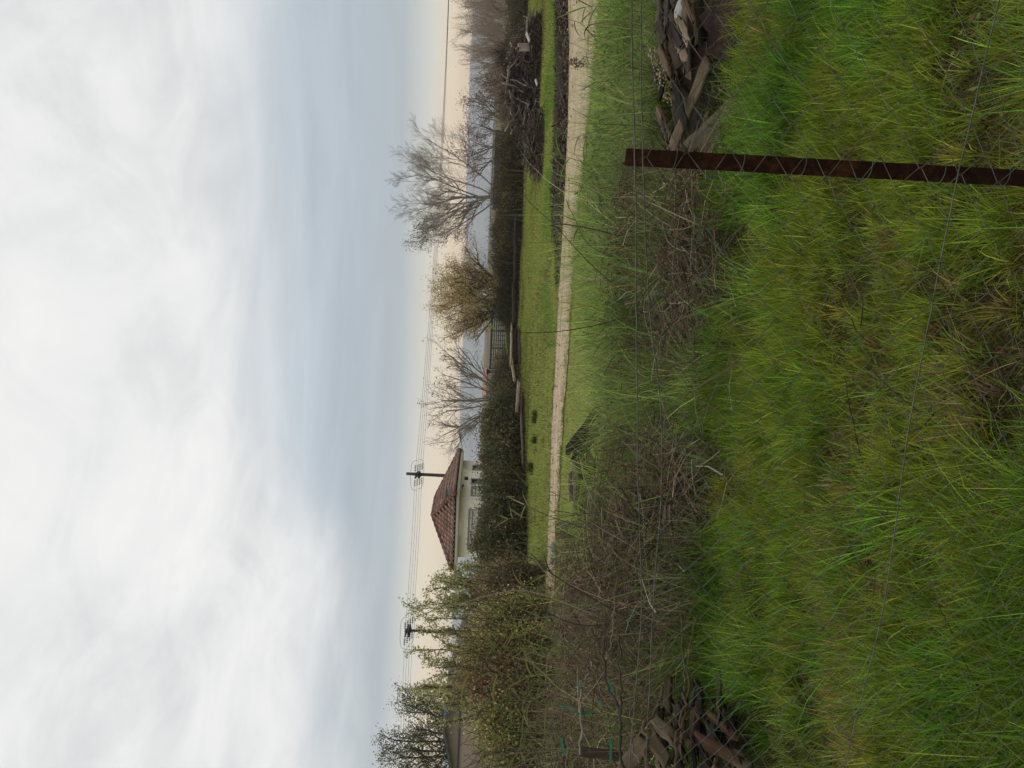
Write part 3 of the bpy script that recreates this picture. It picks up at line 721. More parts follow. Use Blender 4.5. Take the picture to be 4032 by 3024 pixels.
# tree behind the barn
b = at(70, 1990, 53); b[2] = 0
tree('leafy_tree', 'dark green tree with loose leafy twigs rising behind the barn', b,
     [((0.25 * (k - 4), 0.2 * rng.normal(), 0), (0.17 * (k - 4), 0.25 * rng.normal(), 1), 5.5 + 1.7 * rng.random() - 0.25 * abs(k - 3), 0.10) for k in range(9)],
     dict(n=[8, 6, 4], start=[0.3, 0.15, 0.1], ang=[36, 38, 36], ratio=[0.36, 0.5, 0.5], jit=[0.07, 0.12, 0.16, 0.2], up=[0.05, 0.05, 0.03, 0], rmin=0.010), (0.07, 0.06, 0.05),
     14000, 0.14, [(0.125, 0.15, 0.08), (0.16, 0.18, 0.09), (0.10, 0.12, 0.07), (0.19, 0.165, 0.10)], leafspread=0.22, leaflev=[2, 3])
# leafy saplings left of the house
SAP = [(718, 1706, 19.5, 'leafy sapling nearest the left end of the tiled roof'), (680, 1672, 20, 'second leafy sapling from the tiled roof'), (622, 1610, 20.5, 'leafy sapling just right of the thinner utility pole'), (462, 1640, 20, 'leafy sapling just left of the thinner utility pole'), (385, 1575, 19.5, 'tallest leafy sapling, narrow, its tip crossing the wires'), (322, 1664, 20.5, 'leafy sapling left of the tallest narrow one'), (255, 1662, 20, 'leafy sapling in front of the barn roof slope')]
for u, v, Y, lab in SAP:
    b = at(u, 2100, Y); b[2] = 0; top = at(u, v, Y)[2]
    slim = u == 385
    tree('leafy_sapling', 'slender ' + lab, b, [((0.12 * (j - 2.5), 0.2 * rng.normal(), 0), (0.045 * (j - 2.5), 0.08 * rng.normal(), 1), top * (1.0 if j == 2 else rng.uniform(0.66, 0.88)), 0.022) for j in range(2 if slim else 6)],
         dict(n=[11, 4], start=[0.3, 0.2], ang=[26, 30], ratio=[0.19, 0.5], jit=[0.03, 0.08, 0.12], up=[0.03, 0.12, 0.06], rmin=0.004), (0.10, 0.085, 0.06),
         800 if slim else 2100, 0.08, [(0.37, 0.42, 0.17), (0.30, 0.36, 0.16), (0.42, 0.40, 0.18), (0.26, 0.30, 0.14), (0.44, 0.35, 0.18)], cat='sapling', group='leafy saplings left of the house', leafspread=0.05, leaflev=[1, 2])

# ------------------------------------------------------------------ hedges and bushes
def bush(name, label, path, thick, hfun, nleaf, ntwig, cols, lsz, cat='bush', group=None, twig=(0.07, 0.058, 0.045), wts=None, seed=1, spike=0.25, hue=None):
    """a hedge or bush: leaves gathered in uneven clumps round stems that fan up from its foot line"""
    path = np.array(path, float); seg = np.linalg.norm(np.diff(path, axis=0), axis=1); cum = np.concatenate([[0], np.cumsum(seg)]); Lt = cum[-1]
    root = empty(name, (*path.mean(0)[:2], 0), label, cat, group)
    def pos(s): return np.stack([np.interp(s, cum, path[:, k]) for k in (0, 1)], 1)
    dirv = nrm((path[-1] - path[0])[None, :2])[0]; nv = np.array([-dirv[1], dirv[0]])
    def prof(s, f):      # uneven outline
        return hfun(s / max(Lt, 1e-6)) * (0.62 + 0.62 * fbm(s * 1.6 + 7 * seed, f * 0.8 + seed, seed, 4))
    s = rng.uniform(0, Lt, ntwig); off = rng.normal(0, thick * 0.28, ntwig); h = prof(s, off) * rng.uniform(0.45, 1.0 + spike, ntwig)
    p0 = pos(s); K = 6; tt = np.linspace(0, 1, K)
    endo = rng.normal(0, 0.25 * np.minimum(h, 1.2)[:, None] + 0.05, (ntwig, 2))
    P = np.zeros((ntwig, K, 3))
    P[:, :, :2] = p0[:, None] + (nv * off[:, None])[:, None] + endo[:, None] * (tt ** 1.6)[None, :, None] * 1.2
    P[:, :, 2] = h[:, None] * tt[None] ** 0.9
    P[:, 1:-1] += rng.normal(0, 0.03, (ntwig, K - 2, 3)) * h[:, None, None]
    G().add(*tubes(P, np.linspace(0.012, 0.004, K)[None] * rng.uniform(0.7, 1.6, (ntwig, 1)), pal(ntwig, [twig, (twig[0] * 1.6, twig[1] * 1.5, twig[2] * 1.4)], jit=0.25), 3)).build('stems', M_bark, root)
    # clumps
    nc = max(30, nleaf // 45)
    cs_ = rng.uniform(0, Lt, nc); co = rng.uniform(-1, 1, nc) * thick * 0.5; hh = prof(cs_, co) * np.sqrt(np.clip(1 - (co / (thick * 0.62)) ** 2, 0.05, 1))
    cz = hh * (1 - rng.random(nc) ** 1.6 * 0.95)
    cc = np.concatenate([pos(cs_) + nv * co[:, None], cz[:, None]], 1)
    j = rng.integers(0, nc, nleaf); rad = rng.uniform(0.10, 0.30, nc) * min(1.0, thick)
    P = cc[j] + rng.normal(0, 1, (nleaf, 3)) * rad[j, None] * (0.75, 0.75, 0.65); P[:, 2] = np.maximum(P[:, 2], 0.02)
    base = pal(nc, cols, wts, 0.30)
    if hue is not None: base = hue(cc, base)
    T = np.clip(base[j] * np.exp(rng.normal(0, 0.22, (nleaf, 1))), 0.003, 0.9)
    G().add(*leafcards(P, lsz * rng.uniform(0.6, 1.3, nleaf), T, 0.0)).build('foliage', M_leaf, root)
    return root
def gp(u, v): return gr(u, v)[:2]
DK = [(0.100, 0.112, 0.052), (0.138, 0.138, 0.064), (0.165, 0.142, 0.078), (0.080, 0.090, 0.048), (0.19, 0.145, 0.09)]
def flat(h): return lambda f: h + 0 * f
def orange_top(cc, base):
    m_ = (rng.random(len(cc)) < 0.5) & (cc[:, 2] > 1.35) & (fbm(cc[:, 0] * 0.6, cc[:, 1] * 0, 5) > 0.52)
    base[m_] = base[m_] * 0.3 + np.array([0.19, 0.105, 0.05]) * 0.8; return base
bush('hedge', 'long dense dark hedge of tangled evergreen growth in front of the outbuilding', [gp(1420, 2058), gp(1200, 2062), gp(1000, 2066), gp(800, 2072)], 1.7, lambda f: 1.36 + 0.10 * np.sin(f * 9) - 0.25 * sstep(f, 0.12, 0.0), 66000, 800, DK, 0.085, 'hedge', hue=orange_top, seed=2)
bush('hedge', 'lower dark hedge running from the long hedge to the metal gate', [gp(1600, 2040), gp(1430, 2050)], 1.3, lambda f: 0.95 + 0.40 * f, 17000, 420, DK, 0.07, 'hedge', seed=3)
GB = [(0.085, 0.075, 0.045), (0.11, 0.095, 0.06), (0.07, 0.068, 0.04), (0.13, 0.10, 0.07), (0.06, 0.065, 0.03)]
bush('bramble_bush', 'brown bramble bank with yellowing leaves below the tall bare tree', [gp(2480, 2062), gp(2330, 2058), gp(2150, 2054), gp(2020, 2050)], 2.2, lambda f: 1.32 - 0.1 * f + 0.25 * np.sin(f * 17), 34000, 1100, [(0.095, 0.068, 0.05), (0.12, 0.085, 0.06), (0.075, 0.06, 0.045), (0.15, 0.13, 0.05), (0.07, 0.07, 0.035)], 0.07, seed=4,
     hue=lambda cc, b: np.where((rng.random(len(b)) < 0.07)[:, None], np.array([0.26, 0.24, 0.06]), b))
bush('bramble_bush', 'dark brown bramble patch under the round olive tree', [gp(2020, 2046), gp(1900, 2042), gp(1760, 2038)], 1.8, lambda f: 1.05 + 0.2 * np.sin(f * 11), 19000, 700, [(0.06, 0.052, 0.035), (0.085, 0.068, 0.045), (0.05, 0.052, 0.03)], 0.07, seed=5)
bush('low_bush', 'low grey green scrub in front of the metal gate', [gp(1790, 2034), gp(1590, 2036)], 1.2, lambda f: 0.50 + 0 * f, 7000, 700, [(0.07, 0.068, 0.04), (0.09, 0.085, 0.05)], 0.06, seed=6)
bush('scrub_hedge', 'flat topped grey green scrub behind the driftwood heap', [gp(3400, 2085), gp(2950, 2075), gp(2480, 2062)], 2.4, lambda f: 0.92 + 0 * f, 34000, 1300, [tuple(c * 1.2 for c in q) for q in GB], 0.07, 'hedge', seed=7)
bush('dark_bush', 'dark evergreen bush standing above the boundary wall', [at(2880, 2000, 46)[:2], at(2735, 2000, 46)[:2]], 1.6, lambda f: 1.75 * np.sin(np.clip(f * 0.8 + 0.12, 0, 1) * np.pi), 6000, 500, [(0.055, 0.055, 0.04), (0.075, 0.07, 0.05)], 0.08, seed=8)
bush('dry_bush', 'straw yellow bush peeping over the wall beside the small thin tree', [at(2730, 2000, 48)[:2], at(2560, 2000, 48)[:2]], 1.3, lambda f: 1.25 + 0 * f, 5000, 500, [(0.20, 0.16, 0.07), (0.16, 0.13, 0.07), (0.13, 0.12, 0.06)], 0.08, seed=9)
bush('scrub_hedge', 'irregular brown scrub line along the foot of the hills beyond the bramble bank', [at(2300, 2000, 52)[:2], at(2080, 2000, 51)[:2], at(1880, 2000, 50)[:2]], 2.0, lambda f: 1.25 + 0.3 * np.sin(f * 13), 16000, 900, [(0.11, 0.085, 0.065), (0.09, 0.075, 0.05), (0.13, 0.105, 0.07)], 0.08, 'hedge', seed=31)
LB = [(0.13, 0.125, 0.05), (0.15, 0.13, 0.055), (0.095, 0.105, 0.045), (0.11, 0.085, 0.05), (0.17, 0.15, 0.055)]
def goldbits(cc, b): return np.where((rng.random(len(b)) < 0.05)[:, None], np.array([0.30, 0.21, 0.05]), b)
BU = [(770, 660, 2130, 1.62, 'brown leaved bush against the left end of the long dark hedge', [(0.10, 0.075, 0.05), (0.085, 0.07, 0.04), (0.06, 0.062, 0.03)]), (640, 520, 2150, 1.60, 'olive brown bush below the thinner utility pole', LB), (520, 390, 2165, 1.6, 'bush with golden leaves below the tallest sapling', LB), (400, 250, 2180, 1.50, 'rust brown bush in front of the barn wall', [(0.10, 0.07, 0.04), (0.13, 0.085, 0.05), (0.08, 0.07, 0.035)]), (260, 100, 2190, 1.36, 'low green brown bush under the barn gable', LB), (110, -80, 2195, 1.32, 'dull green bush at the foot of the barn beside the reeds', [(0.075, 0.085, 0.035), (0.10, 0.09, 0.05)])]
for k, (u0, u1, v, h_, lab, cols) in enumerate(BU):
    bush('leafy_bush', lab, [gp(u0, v), gp(u1, v)], 1.5, lambda f, h_=h_: h_ * (0.75 + 0.35 * np.sin(np.clip(f, 0, 1) * np.pi)), 17000, 320, [tuple(c * 2.9 for c in q) for q in cols], 0.055, group='bushes left of the house', hue=goldbits, seed=20 + k)

# rush tufts on the lawn
for k, (u, v, s_) in enumerate(((1389, 2113, 1.0), (1370, 2111, 0.7), (1291, 2112, 0.95), (1180, 2098, 1.35), (1101, 2080, 1.2))):
    p = gr(u, v); n_ = 110
    P = p + np.stack([rng.normal(0, 0.07 * s_, n_), rng.normal(0, 0.07 * s_, n_), np.zeros(n_)], 1)
    o = G().add(*blades(P, rng.uniform(0.12, 0.26, n_) * s_, np.full(n_, 0.016), rng.uniform(0, 6.28, n_), rng.uniform(0.1, 0.7, n_), rng.uniform(0, 0.7, n_), pal(n_, [(0.05, 0.065, 0.025), (0.08, 0.085, 0.03)]))).build('rush_tuft', M_grass, None, origin_at=p)
    tag(o, ['dark rush tuft on the lawn nearest the thin plank strip', 'smallest dark rush tuft on the lawn, close beside another', 'middle one of the dark rush tufts on the lawn', 'largest dark rush tuft on the lawn below the outbuilding', 'dark rush tuft on the lawn furthest from the gate, close to the long hedge'][k], 'tuft', 'rush tufts on the lawn')

# ------------------------------------------------------------------ timber
def plank_geo(L, Wd, Th, seed, jag=0.03, n=9):
    """a weathered board along x, its ends ragged, its edges worn"""
    r = np.random.default_rng(seed); c = min(Wd, Th) * 0.16
    sec = np.array([(-Wd / 2 + c, -Th / 2), (Wd / 2 - c, -Th / 2), (Wd / 2, -Th / 2 + c), (Wd / 2, Th / 2 - c), (Wd / 2 - c, Th / 2), (Wd * 0.1, Th / 2 - r.uniform(0, Th * 0.12)), (-Wd * 0.15, Th / 2), (-Wd / 2 + c, Th / 2), (-Wd / 2, Th / 2 - c), (-Wd / 2, -Th / 2 + c)])
    m_ = len(sec); V = np.zeros((n, m_, 3)); x = np.linspace(-L / 2, L / 2, n)
    for k in range(n):
        V[k, :, 0] = x[k] + (r.normal(0, jag, m_) if k in (0, n - 1) else 0)
        V[k, :, 1:] = sec * (1 + r.normal(0, 0.02, (m_, 2))) + r.normal(0, 0.004, 2)
    i = np.arange(n - 1)[:, None] * m_; j = np.arange(m_)[None]; j2 = (j + 1) % m_
    F = np.stack([i + j, i + m_ + j, i + m_ + j2, i + j2], -1).reshape(-1, 4)
    return V.reshape(-1, 3), [F, np.arange(m_)[None], (np.arange(m_)[::-1] + (n - 1) * m_)[None]]
PK = [0]
def plank(p0, p1, Wd, Th, col, label, name='plank', cat='plank', roll=0.0, group=None, jag=0.02):
    PK[0] += 1
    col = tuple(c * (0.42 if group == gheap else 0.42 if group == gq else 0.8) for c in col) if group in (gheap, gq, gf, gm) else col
    if group == gm and gm != 'none': Wd, Th = Wd * 1.05, Th * 1.1
    p0 = np.asarray(p0, float); p1 = np.asarray(p1, float); d = p1 - p0; L = np.linalg.norm(d)
    V, F = plank_geo(L, Wd, Th, PK[0], jag)
    g = G().add(V, F, col)
    o = g.build(name, M_plank, None, origin_at=(0, 0, 0))
    o.location = tuple((p0 + p1) / 2)
    q = Vector(d).to_track_quat('X', 'Z').to_matrix() @ Matrix.Rotation(roll if d[0] > 0 else -roll, 3, 'X')
    o.rotation_euler = q.to_euler()
    return tag(o, label, cat, group)
gheap = gq = gf = gm = 'none'
WG = (0.20, 0.165, 0.125); WB = (0.13, 0.095, 0.065); WD = (0.05, 0.042, 0.036); WL = (0.30, 0.25, 0.17); WBL = (0.022, 0.020, 0.018)

# debris heap on the right, by the post
gheap = 'timber on the near debris heap'
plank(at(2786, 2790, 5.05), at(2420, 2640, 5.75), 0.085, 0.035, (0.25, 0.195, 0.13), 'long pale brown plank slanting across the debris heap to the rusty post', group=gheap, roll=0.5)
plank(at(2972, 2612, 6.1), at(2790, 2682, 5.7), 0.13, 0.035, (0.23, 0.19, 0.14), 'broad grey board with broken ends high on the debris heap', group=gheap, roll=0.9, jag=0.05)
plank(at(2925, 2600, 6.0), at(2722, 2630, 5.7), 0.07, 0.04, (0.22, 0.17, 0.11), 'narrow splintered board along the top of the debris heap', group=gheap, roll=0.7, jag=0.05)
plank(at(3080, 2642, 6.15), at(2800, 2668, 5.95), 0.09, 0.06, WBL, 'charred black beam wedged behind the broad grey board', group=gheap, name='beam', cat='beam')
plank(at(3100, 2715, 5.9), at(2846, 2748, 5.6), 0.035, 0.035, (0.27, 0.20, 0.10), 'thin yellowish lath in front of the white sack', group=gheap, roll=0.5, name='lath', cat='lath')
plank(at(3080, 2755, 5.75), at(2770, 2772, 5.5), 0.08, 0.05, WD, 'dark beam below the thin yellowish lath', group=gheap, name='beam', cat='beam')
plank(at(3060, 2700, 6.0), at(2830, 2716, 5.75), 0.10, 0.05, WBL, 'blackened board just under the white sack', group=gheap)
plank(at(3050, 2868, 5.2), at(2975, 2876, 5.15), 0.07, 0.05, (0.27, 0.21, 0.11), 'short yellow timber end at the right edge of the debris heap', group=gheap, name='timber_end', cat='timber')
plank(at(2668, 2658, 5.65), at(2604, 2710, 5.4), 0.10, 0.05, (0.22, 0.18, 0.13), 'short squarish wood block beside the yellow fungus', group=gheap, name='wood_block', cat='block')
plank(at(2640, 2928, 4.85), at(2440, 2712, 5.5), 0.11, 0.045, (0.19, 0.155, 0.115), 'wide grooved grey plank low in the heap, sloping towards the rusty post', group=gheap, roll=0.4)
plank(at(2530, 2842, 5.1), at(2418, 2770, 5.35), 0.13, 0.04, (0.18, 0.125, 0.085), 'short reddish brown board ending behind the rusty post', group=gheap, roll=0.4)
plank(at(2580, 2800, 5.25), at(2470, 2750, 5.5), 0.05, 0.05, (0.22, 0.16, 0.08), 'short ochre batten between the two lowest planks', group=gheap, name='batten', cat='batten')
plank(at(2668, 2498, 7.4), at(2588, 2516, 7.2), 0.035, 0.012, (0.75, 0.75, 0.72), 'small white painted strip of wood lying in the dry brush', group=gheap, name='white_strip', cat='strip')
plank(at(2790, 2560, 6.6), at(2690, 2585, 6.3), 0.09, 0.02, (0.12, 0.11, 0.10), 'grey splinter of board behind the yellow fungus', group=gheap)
for k in range(38):
    u = random.uniform(2500, 3080); v = random.uniform(2600, 2800) - (u - 2800) * 0.05; Y0 = random.uniform(5.2, 6.2); L = random.uniform(60, 190); sl = random.uniform(-0.15, 0.5)
    plank(at(u + L / 2, v - sl * L / 2, Y0 + 0.15), at(u - L / 2, v + sl * L / 2, Y0 - 0.1), random.uniform(0.02, 0.08), random.uniform(0.012, 0.035), random.choice([WBL, WD, WD, (0.12, 0.085, 0.06), (0.22, 0.17, 0.12)]), 'dark broken board end half buried among the larger boards of the debris heap', group='broken board ends in the debris heap', roll=random.uniform(0, 0.9), jag=0.04, name='broken_board', cat='board')
for k in range(22):
    u = random.uniform(0, 300); v = random.uniform(2580, 2900); Y0 = 4.9 - (v - 2580) / 280 * 0.6; L = random.uniform(60, 170); sl = random.uniform(-0.5, 0.5)
    plank(at(u + L / 2, v - sl * L / 2, Y0 + 0.1), at(u - L / 2, v + sl * L / 2, Y0 - 0.1), random.uniform(0.02, 0.07), random.uniform(0.012, 0.03), random.choice([WBL, WD, WD, (0.09, 0.06, 0.045), (0.15, 0.11, 0.075)]), 'dark splintered board in the gaps of the timber heap under the cut branches', group='splintered boards in the dark timber heap', roll=random.uniform(0, 0.9), jag=0.04, name='broken_board', cat='board')
# rusty sheet
m, t = mat('rusted_sheet'); geo = t.n('ShaderNodeNewGeometry'); a = t.noise(geo.outputs['Position'], 9, 7, 0.65)
out(t, pbsdf(t, t.ramp(a, [(0.38, (0.012, 0.008, 0.007)), (0.52, (0.034, 0.016, 0.013)), (0.68, (0.075, 0.036, 0.027))]), 0.85, 0.2, bump=a, bstr=0.6))
M_rustsheet = m
P = np.array([at(3120, 2790, 5.35), at(2800, 2790, 5.25), at(2790, 2930, 4.9), at(3080, 2960, 4.85)])
nu, nv_ = 18, 10; uu, vv = np.meshgrid(np.linspace(0, 1, nu), np.linspace(0, 1, nv_))
Q = (P[0] * ((1 - uu) * (1 - vv))[..., None] + P[1] * (uu * (1 - vv))[..., None] + P[2] * (uu * vv)[..., None] + P[3] * ((1 - uu) * vv)[..., None])
Q[..., 2] += 0.05 + 0.03 * np.sin(uu * 14) + (fbm(uu * 4, vv * 4, 3) - 0.5) * 0.10
Q[..., 0] += (fbm(uu * 9, vv * 9, 8) - 0.5) * 0.06
i = np.arange(nv_ - 1)[:, None] * nu + np.arange(nu - 1)[None]
Fq = np.stack([i, i + 1, i + nu + 1, i + nu], -1).reshape(-1, 4); nq = nu * nv_
Q2 = np.concatenate([Q.reshape(-1, 3), Q.reshape(-1, 3) - np.array([0, 0, 0.006])])
o = G().add(Q2, [Fq, Fq[:, ::-1] + nq]).build('rusty_sheet', M_rustsheet, None, smooth=True, origin_at=P.mean(0)); tag(o, 'crumpled rust red metal sheet at the right end of the debris heap', 'metal sheet')
# white sack
M_sack = plain('white_plastic', (0.42, 0.41, 0.385), 0.6, 0.35, nscale=6, namt=0.25, bstr=0.6)
def lump(c, r, seed, amp=0.25, sub=3, sc=(1, 1, 1)):
    bm = bmesh.new(); bmesh.ops.create_icosphere(bm, subdivisions=sub, radius=1)
    V = np.array([v.co for v in bm.verts]); Fc = np.array([[v.index for v in f.verts] for f in bm.faces]); bm.free()
    n_ = fbm(V[:, 0] * 1.7 + seed, V[:, 1] * 1.7 + V[:, 2] * 1.3, seed); V = V * (1 + amp * (n_ - 0.5) * 2)[:, None] * np.array(sc)
    return V * r + np.asarray(c), Fc
c = at(2975, 2690, 5.85)
V, Fc = lump(c, 0.085, 4, 0.28, 4, (1.25, 1, 0.78)); tag(G().add(V, Fc).build('white_sack', M_sack, None, smooth=True, origin_at=c), 'rounded dirty white sack stuffed among black timbers', 'sack')
# yellow fungus crumbs
g = G()
for k in range(320):
    f = k / 320; u = 2828 - 200 * f + random.gauss(0, 12); v = 2572 + 60 * f + random.gauss(0, 13) + (30 if k % 4 == 0 else 0)
    V, Fc = lump(at(u, v, 5.75 + random.uniform(-0.12, 0.1)), random.uniform(0.003, 0.011), k, 0.4, 1, (1, 1, 0.8)); g.add(V, Fc, np.array((0.27, 0.235, 0.13)) * random.uniform(0.6, 1.2))
tag(g.build('fungus_crumbs', M_plank, None), 'pale yellow crumbly fungus spilling down the debris heap', 'fungus', kind='stuff')

# bottom-left heap
gq = 'timber on the dark heap under the cut branches'
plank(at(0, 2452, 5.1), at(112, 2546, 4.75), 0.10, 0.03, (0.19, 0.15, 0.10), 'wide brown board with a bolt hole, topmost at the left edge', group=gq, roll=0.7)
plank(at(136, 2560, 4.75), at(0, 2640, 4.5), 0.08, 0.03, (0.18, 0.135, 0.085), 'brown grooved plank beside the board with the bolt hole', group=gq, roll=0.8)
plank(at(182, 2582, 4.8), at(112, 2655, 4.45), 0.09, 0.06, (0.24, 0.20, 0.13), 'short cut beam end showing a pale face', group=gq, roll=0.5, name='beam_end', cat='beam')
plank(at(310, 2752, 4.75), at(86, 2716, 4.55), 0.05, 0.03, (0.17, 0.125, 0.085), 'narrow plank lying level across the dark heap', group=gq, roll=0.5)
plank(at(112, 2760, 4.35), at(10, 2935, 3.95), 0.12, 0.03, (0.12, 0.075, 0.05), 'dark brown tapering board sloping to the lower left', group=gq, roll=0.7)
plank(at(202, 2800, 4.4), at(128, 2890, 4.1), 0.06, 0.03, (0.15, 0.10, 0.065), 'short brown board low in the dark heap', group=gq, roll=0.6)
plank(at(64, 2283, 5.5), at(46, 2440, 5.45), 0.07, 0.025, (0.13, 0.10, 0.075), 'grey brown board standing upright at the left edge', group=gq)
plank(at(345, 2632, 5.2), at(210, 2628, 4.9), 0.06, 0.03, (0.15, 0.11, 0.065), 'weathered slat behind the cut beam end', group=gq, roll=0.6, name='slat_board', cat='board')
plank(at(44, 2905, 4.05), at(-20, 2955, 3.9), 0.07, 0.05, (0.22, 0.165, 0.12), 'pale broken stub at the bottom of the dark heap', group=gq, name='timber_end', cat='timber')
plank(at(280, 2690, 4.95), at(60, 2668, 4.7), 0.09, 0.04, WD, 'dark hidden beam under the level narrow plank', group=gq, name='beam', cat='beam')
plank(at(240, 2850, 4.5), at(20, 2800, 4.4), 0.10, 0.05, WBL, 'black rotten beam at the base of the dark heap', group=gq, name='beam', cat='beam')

# old beams in the middle distance
gm = 'old beams beside the track'
plank(at(1250, 2236, 9.9), at(1405, 2352, 9.0), 0.11, 0.06, WBL, 'black beam slanting down from the beam stack', group=gm, name='beam', cat='beam')
plank(at(1240, 2262, 10.0), at(1330, 2310, 9.6), 0.09, 0.06, WD, 'short dark beam tucked under the slanting black one', group=gm, name='beam', cat='beam')
plank(at(1215, 2268, 9.9), at(1000, 2268, 9.7), 0.10, 0.05, (0.12, 0.09, 0.07), 'grey brown board lying on top of the beam stack', group=gm, roll=0.3)
plank(at(1225, 2288, 9.75), at(985, 2286, 9.6), 0.10, 0.07, WBL, 'black beam at the front of the beam stack', group=gm, name='beam', cat='beam')
plank(at(1205, 2310, 9.7), at(1010, 2306, 9.5), 0.12, 0.07, WD, 'dark lower beam of the stack, half buried in dry grass', group=gm, name='beam', cat='beam')
plank(at(1160, 2244, 10.1), at(1060, 2250, 10.0), 0.08, 0.05, (0.15, 0.115, 0.085), 'short brown block on the beam stack', group=gm, name='wood_block', cat='block')
plank(at(958, 2192, 9.6), at(955, 2380, 9.55), 0.095, 0.035, (0.17, 0.14, 0.115), 'single grey board standing upright beside the beam stack', group=gm)
plank(at(925, 2205, 10.2), at(900, 2245, 10.1), 0.12, 0.06, (0.12, 0.085, 0.06), 'brown stump end left of the upright board', group=gm, name='timber_end', cat='timber')
for k in range(16):
    dg = k % 4 == 0; u = random.uniform(1285, 1370) if dg else random.uniform(985, 1190); v = (2262 + (u - 1250) * 0.75 + random.uniform(8, 40)) if dg else random.uniform(2270, 2345); Y0 = random.uniform(9.2, 9.9); L = random.uniform(60, 150); sl = 0.75 if dg else random.uniform(-0.10, 0.12)
    plank(at(u - L / 2, v - sl * L / 2, Y0 + 0.1), at(u + L / 2, v + sl * L / 2, Y0 - 0.1), random.uniform(0.05, 0.10), random.uniform(0.03, 0.06), random.choice([WBL, WD, WD, (0.10, 0.075, 0.055)]), 'dark rotten board piled among the old beams beside the track', group='rotten boards in the beam stack', roll=random.uniform(0, 0.8), jag=0.05, name='rotten_board', cat='board')
# plank stack by the far edge of the lawn
gf = 'low plank stack at the far edge of the lawn'
zb_ = 0.0
for k, (ua, ub, va, vb, Wd, Th, col, lab) in enumerate((
        (1735, 1590, 2014, 2012, 0.5, 0.07, (0.34, 0.29, 0.21), 'pale top board of the low plank stack below the gate'),
        (1730, 1600, 2028, 2030, 0.4, 0.12, (0.06, 0.035, 0.03), 'dark red brown beam in the middle of the low plank stack'),
        (1725, 1595, 2042, 2046, 0.4, 0.10, (0.10, 0.075, 0.06), 'grey brown bottom board of the low plank stack'),
        (1590, 1530, 2016, 2026, 0.3, 0.08, (0.30, 0.24, 0.17), 'short pale board slipping off the stack end'),
        (1520, 1410, 2044, 2036, 0.25, 0.12, (0.30, 0.26, 0.19), 'pale weathered slab lying on the lawn beyond the stack'),
        (1470, 1360, 2056, 2052, 0.2, 0.08, (0.10, 0.05, 0.042), 'thin red brown strip of timber along the hedge foot'),
        (1400, 1180, 2052, 2060, 0.2, 0.07, (0.16, 0.13, 0.10), 'long thin grey board along the foot of the long hedge'),
        (1900, 1745, 2024, 2024, 0.4, 0.16, (0.05, 0.042, 0.035), 'long dark log bank under the olive tree'),
        (2160, 1905, 2032, 2028, 0.4, 0.15, (0.045, 0.038, 0.032), 'dark earth stained log in front of the brown brambles'))):
    Yd = [29, 29.0, 28.9, 28.6, 27.4, 26.6, 26.2, 33, 35][k]
    plank(at(ua, va, Yd), at(ub, vb, Yd - 0.2), Wd, Th, col, lab, group=gf, jag=0.12)
# rubble beside the track end
M_rub = plain('pale_rubble', (0.24, 0.235, 0.22), 0.9, 0.2, nscale=14, namt=0.35, bstr=0.6)
for k, (u, v, r_, lab) in enumerate(((868, 2178, 0.10, 'largest whitish lump of rubble at the end of the track'), (842, 2188, 0.075, 'rounded white stone touching the largest rubble lump'), (815, 2172, 0.07, 'grey white stone left of the rubble lump'), (796, 2180, 0.055, 'small pale stone at the left end of the rubble'), (882, 2192, 0.06, 'small white stone at the right end of the rubble'), (770, 2168, 0.05, 'smallest grey stone furthest left in the rubble'))):
    c = at(u, v, 12.5); V, Fc = lump(c, r_ * 0.72, k + 3, 0.5, 2, (1.2, 1, 0.8)); tag(G().add(V, Fc).build('rubble_stone', M_rub, None, origin_at=c), lab, 'stone', 'pale rubble by the track')
c = at(1262, 2462, 8.2); V, Fc = lump(c, 0.13, 9, 0.5, 2, (1.6, 1, 0.5)); tag(G().add(V, Fc).build('pale_stone', plain('pale_stone', (0.33, 0.27, 0.20), 0.9, 0.2, nscale=10, namt=0.3), None, origin_at=c), 'flat pale stone showing through the dry brush', 'stone')

# ------------------------------------------------------------------ driftwood heap
variants = []
for k in range(14):
    Lg = rng.uniform(0.5, 2.0); r_ = rng.uniform(0.016, 0.050); n_ = 5
    P = np.stack([np.linspace(-Lg / 2, Lg / 2, n_), rng.normal(0, 0.028 * Lg, n_), rng.normal(0, 0.022 * Lg, n_)], 1)
    P = spline(P, 12) + rng.normal(0, 0.008, (12, 3))
    rad = r_ * (1 + rng.normal(0, 0.16, 12)) * np.linspace(1.35, 0.5, 12)
    g = G(); col = pal(1, [(0.075, 0.063, 0.053), (0.13, 0.11, 0.094), (0.045, 0.038, 0.033), (0.24, 0.205, 0.17), (0.09, 0.066, 0.054), (0.18, 0.155, 0.13)], jit=0.05)[0]
    g.add(*tubes(P[None], rad[None], col, 7, True))
    for s in range(rng.integers(0, 3)):
        i_ = rng.integers(3, 10); dd = nrm(rng.normal(0, 1, 3)); g.add(*tubes(np.array([[P[i_], P[i_] + dd * 0.12 * Lg, P[i_] + dd * 0.22 * Lg + rng.normal(0, 0.03, 3)]]), np.array([[rad[i_] * 0.6, rad[i_] * 0.5, rad[i_] * 0.3]]), col, 5, True))
    variants.append(g)
first = {}
def log_copy(k, loc, rot, label, group, scl=1.0):
    if k not in first:
        o = variants[k].build('driftwood_branch', M_log, None, smooth=False, origin_at=(0, 0, 0)); first[k] = o
    else:
        o = first[k].copy(); COL.objects.link(o)
    o.location = tuple(loc); o.rotation_euler = rot; o.scale = (scl,) * 3
    tag(o, label, 'branch', group)
    return o
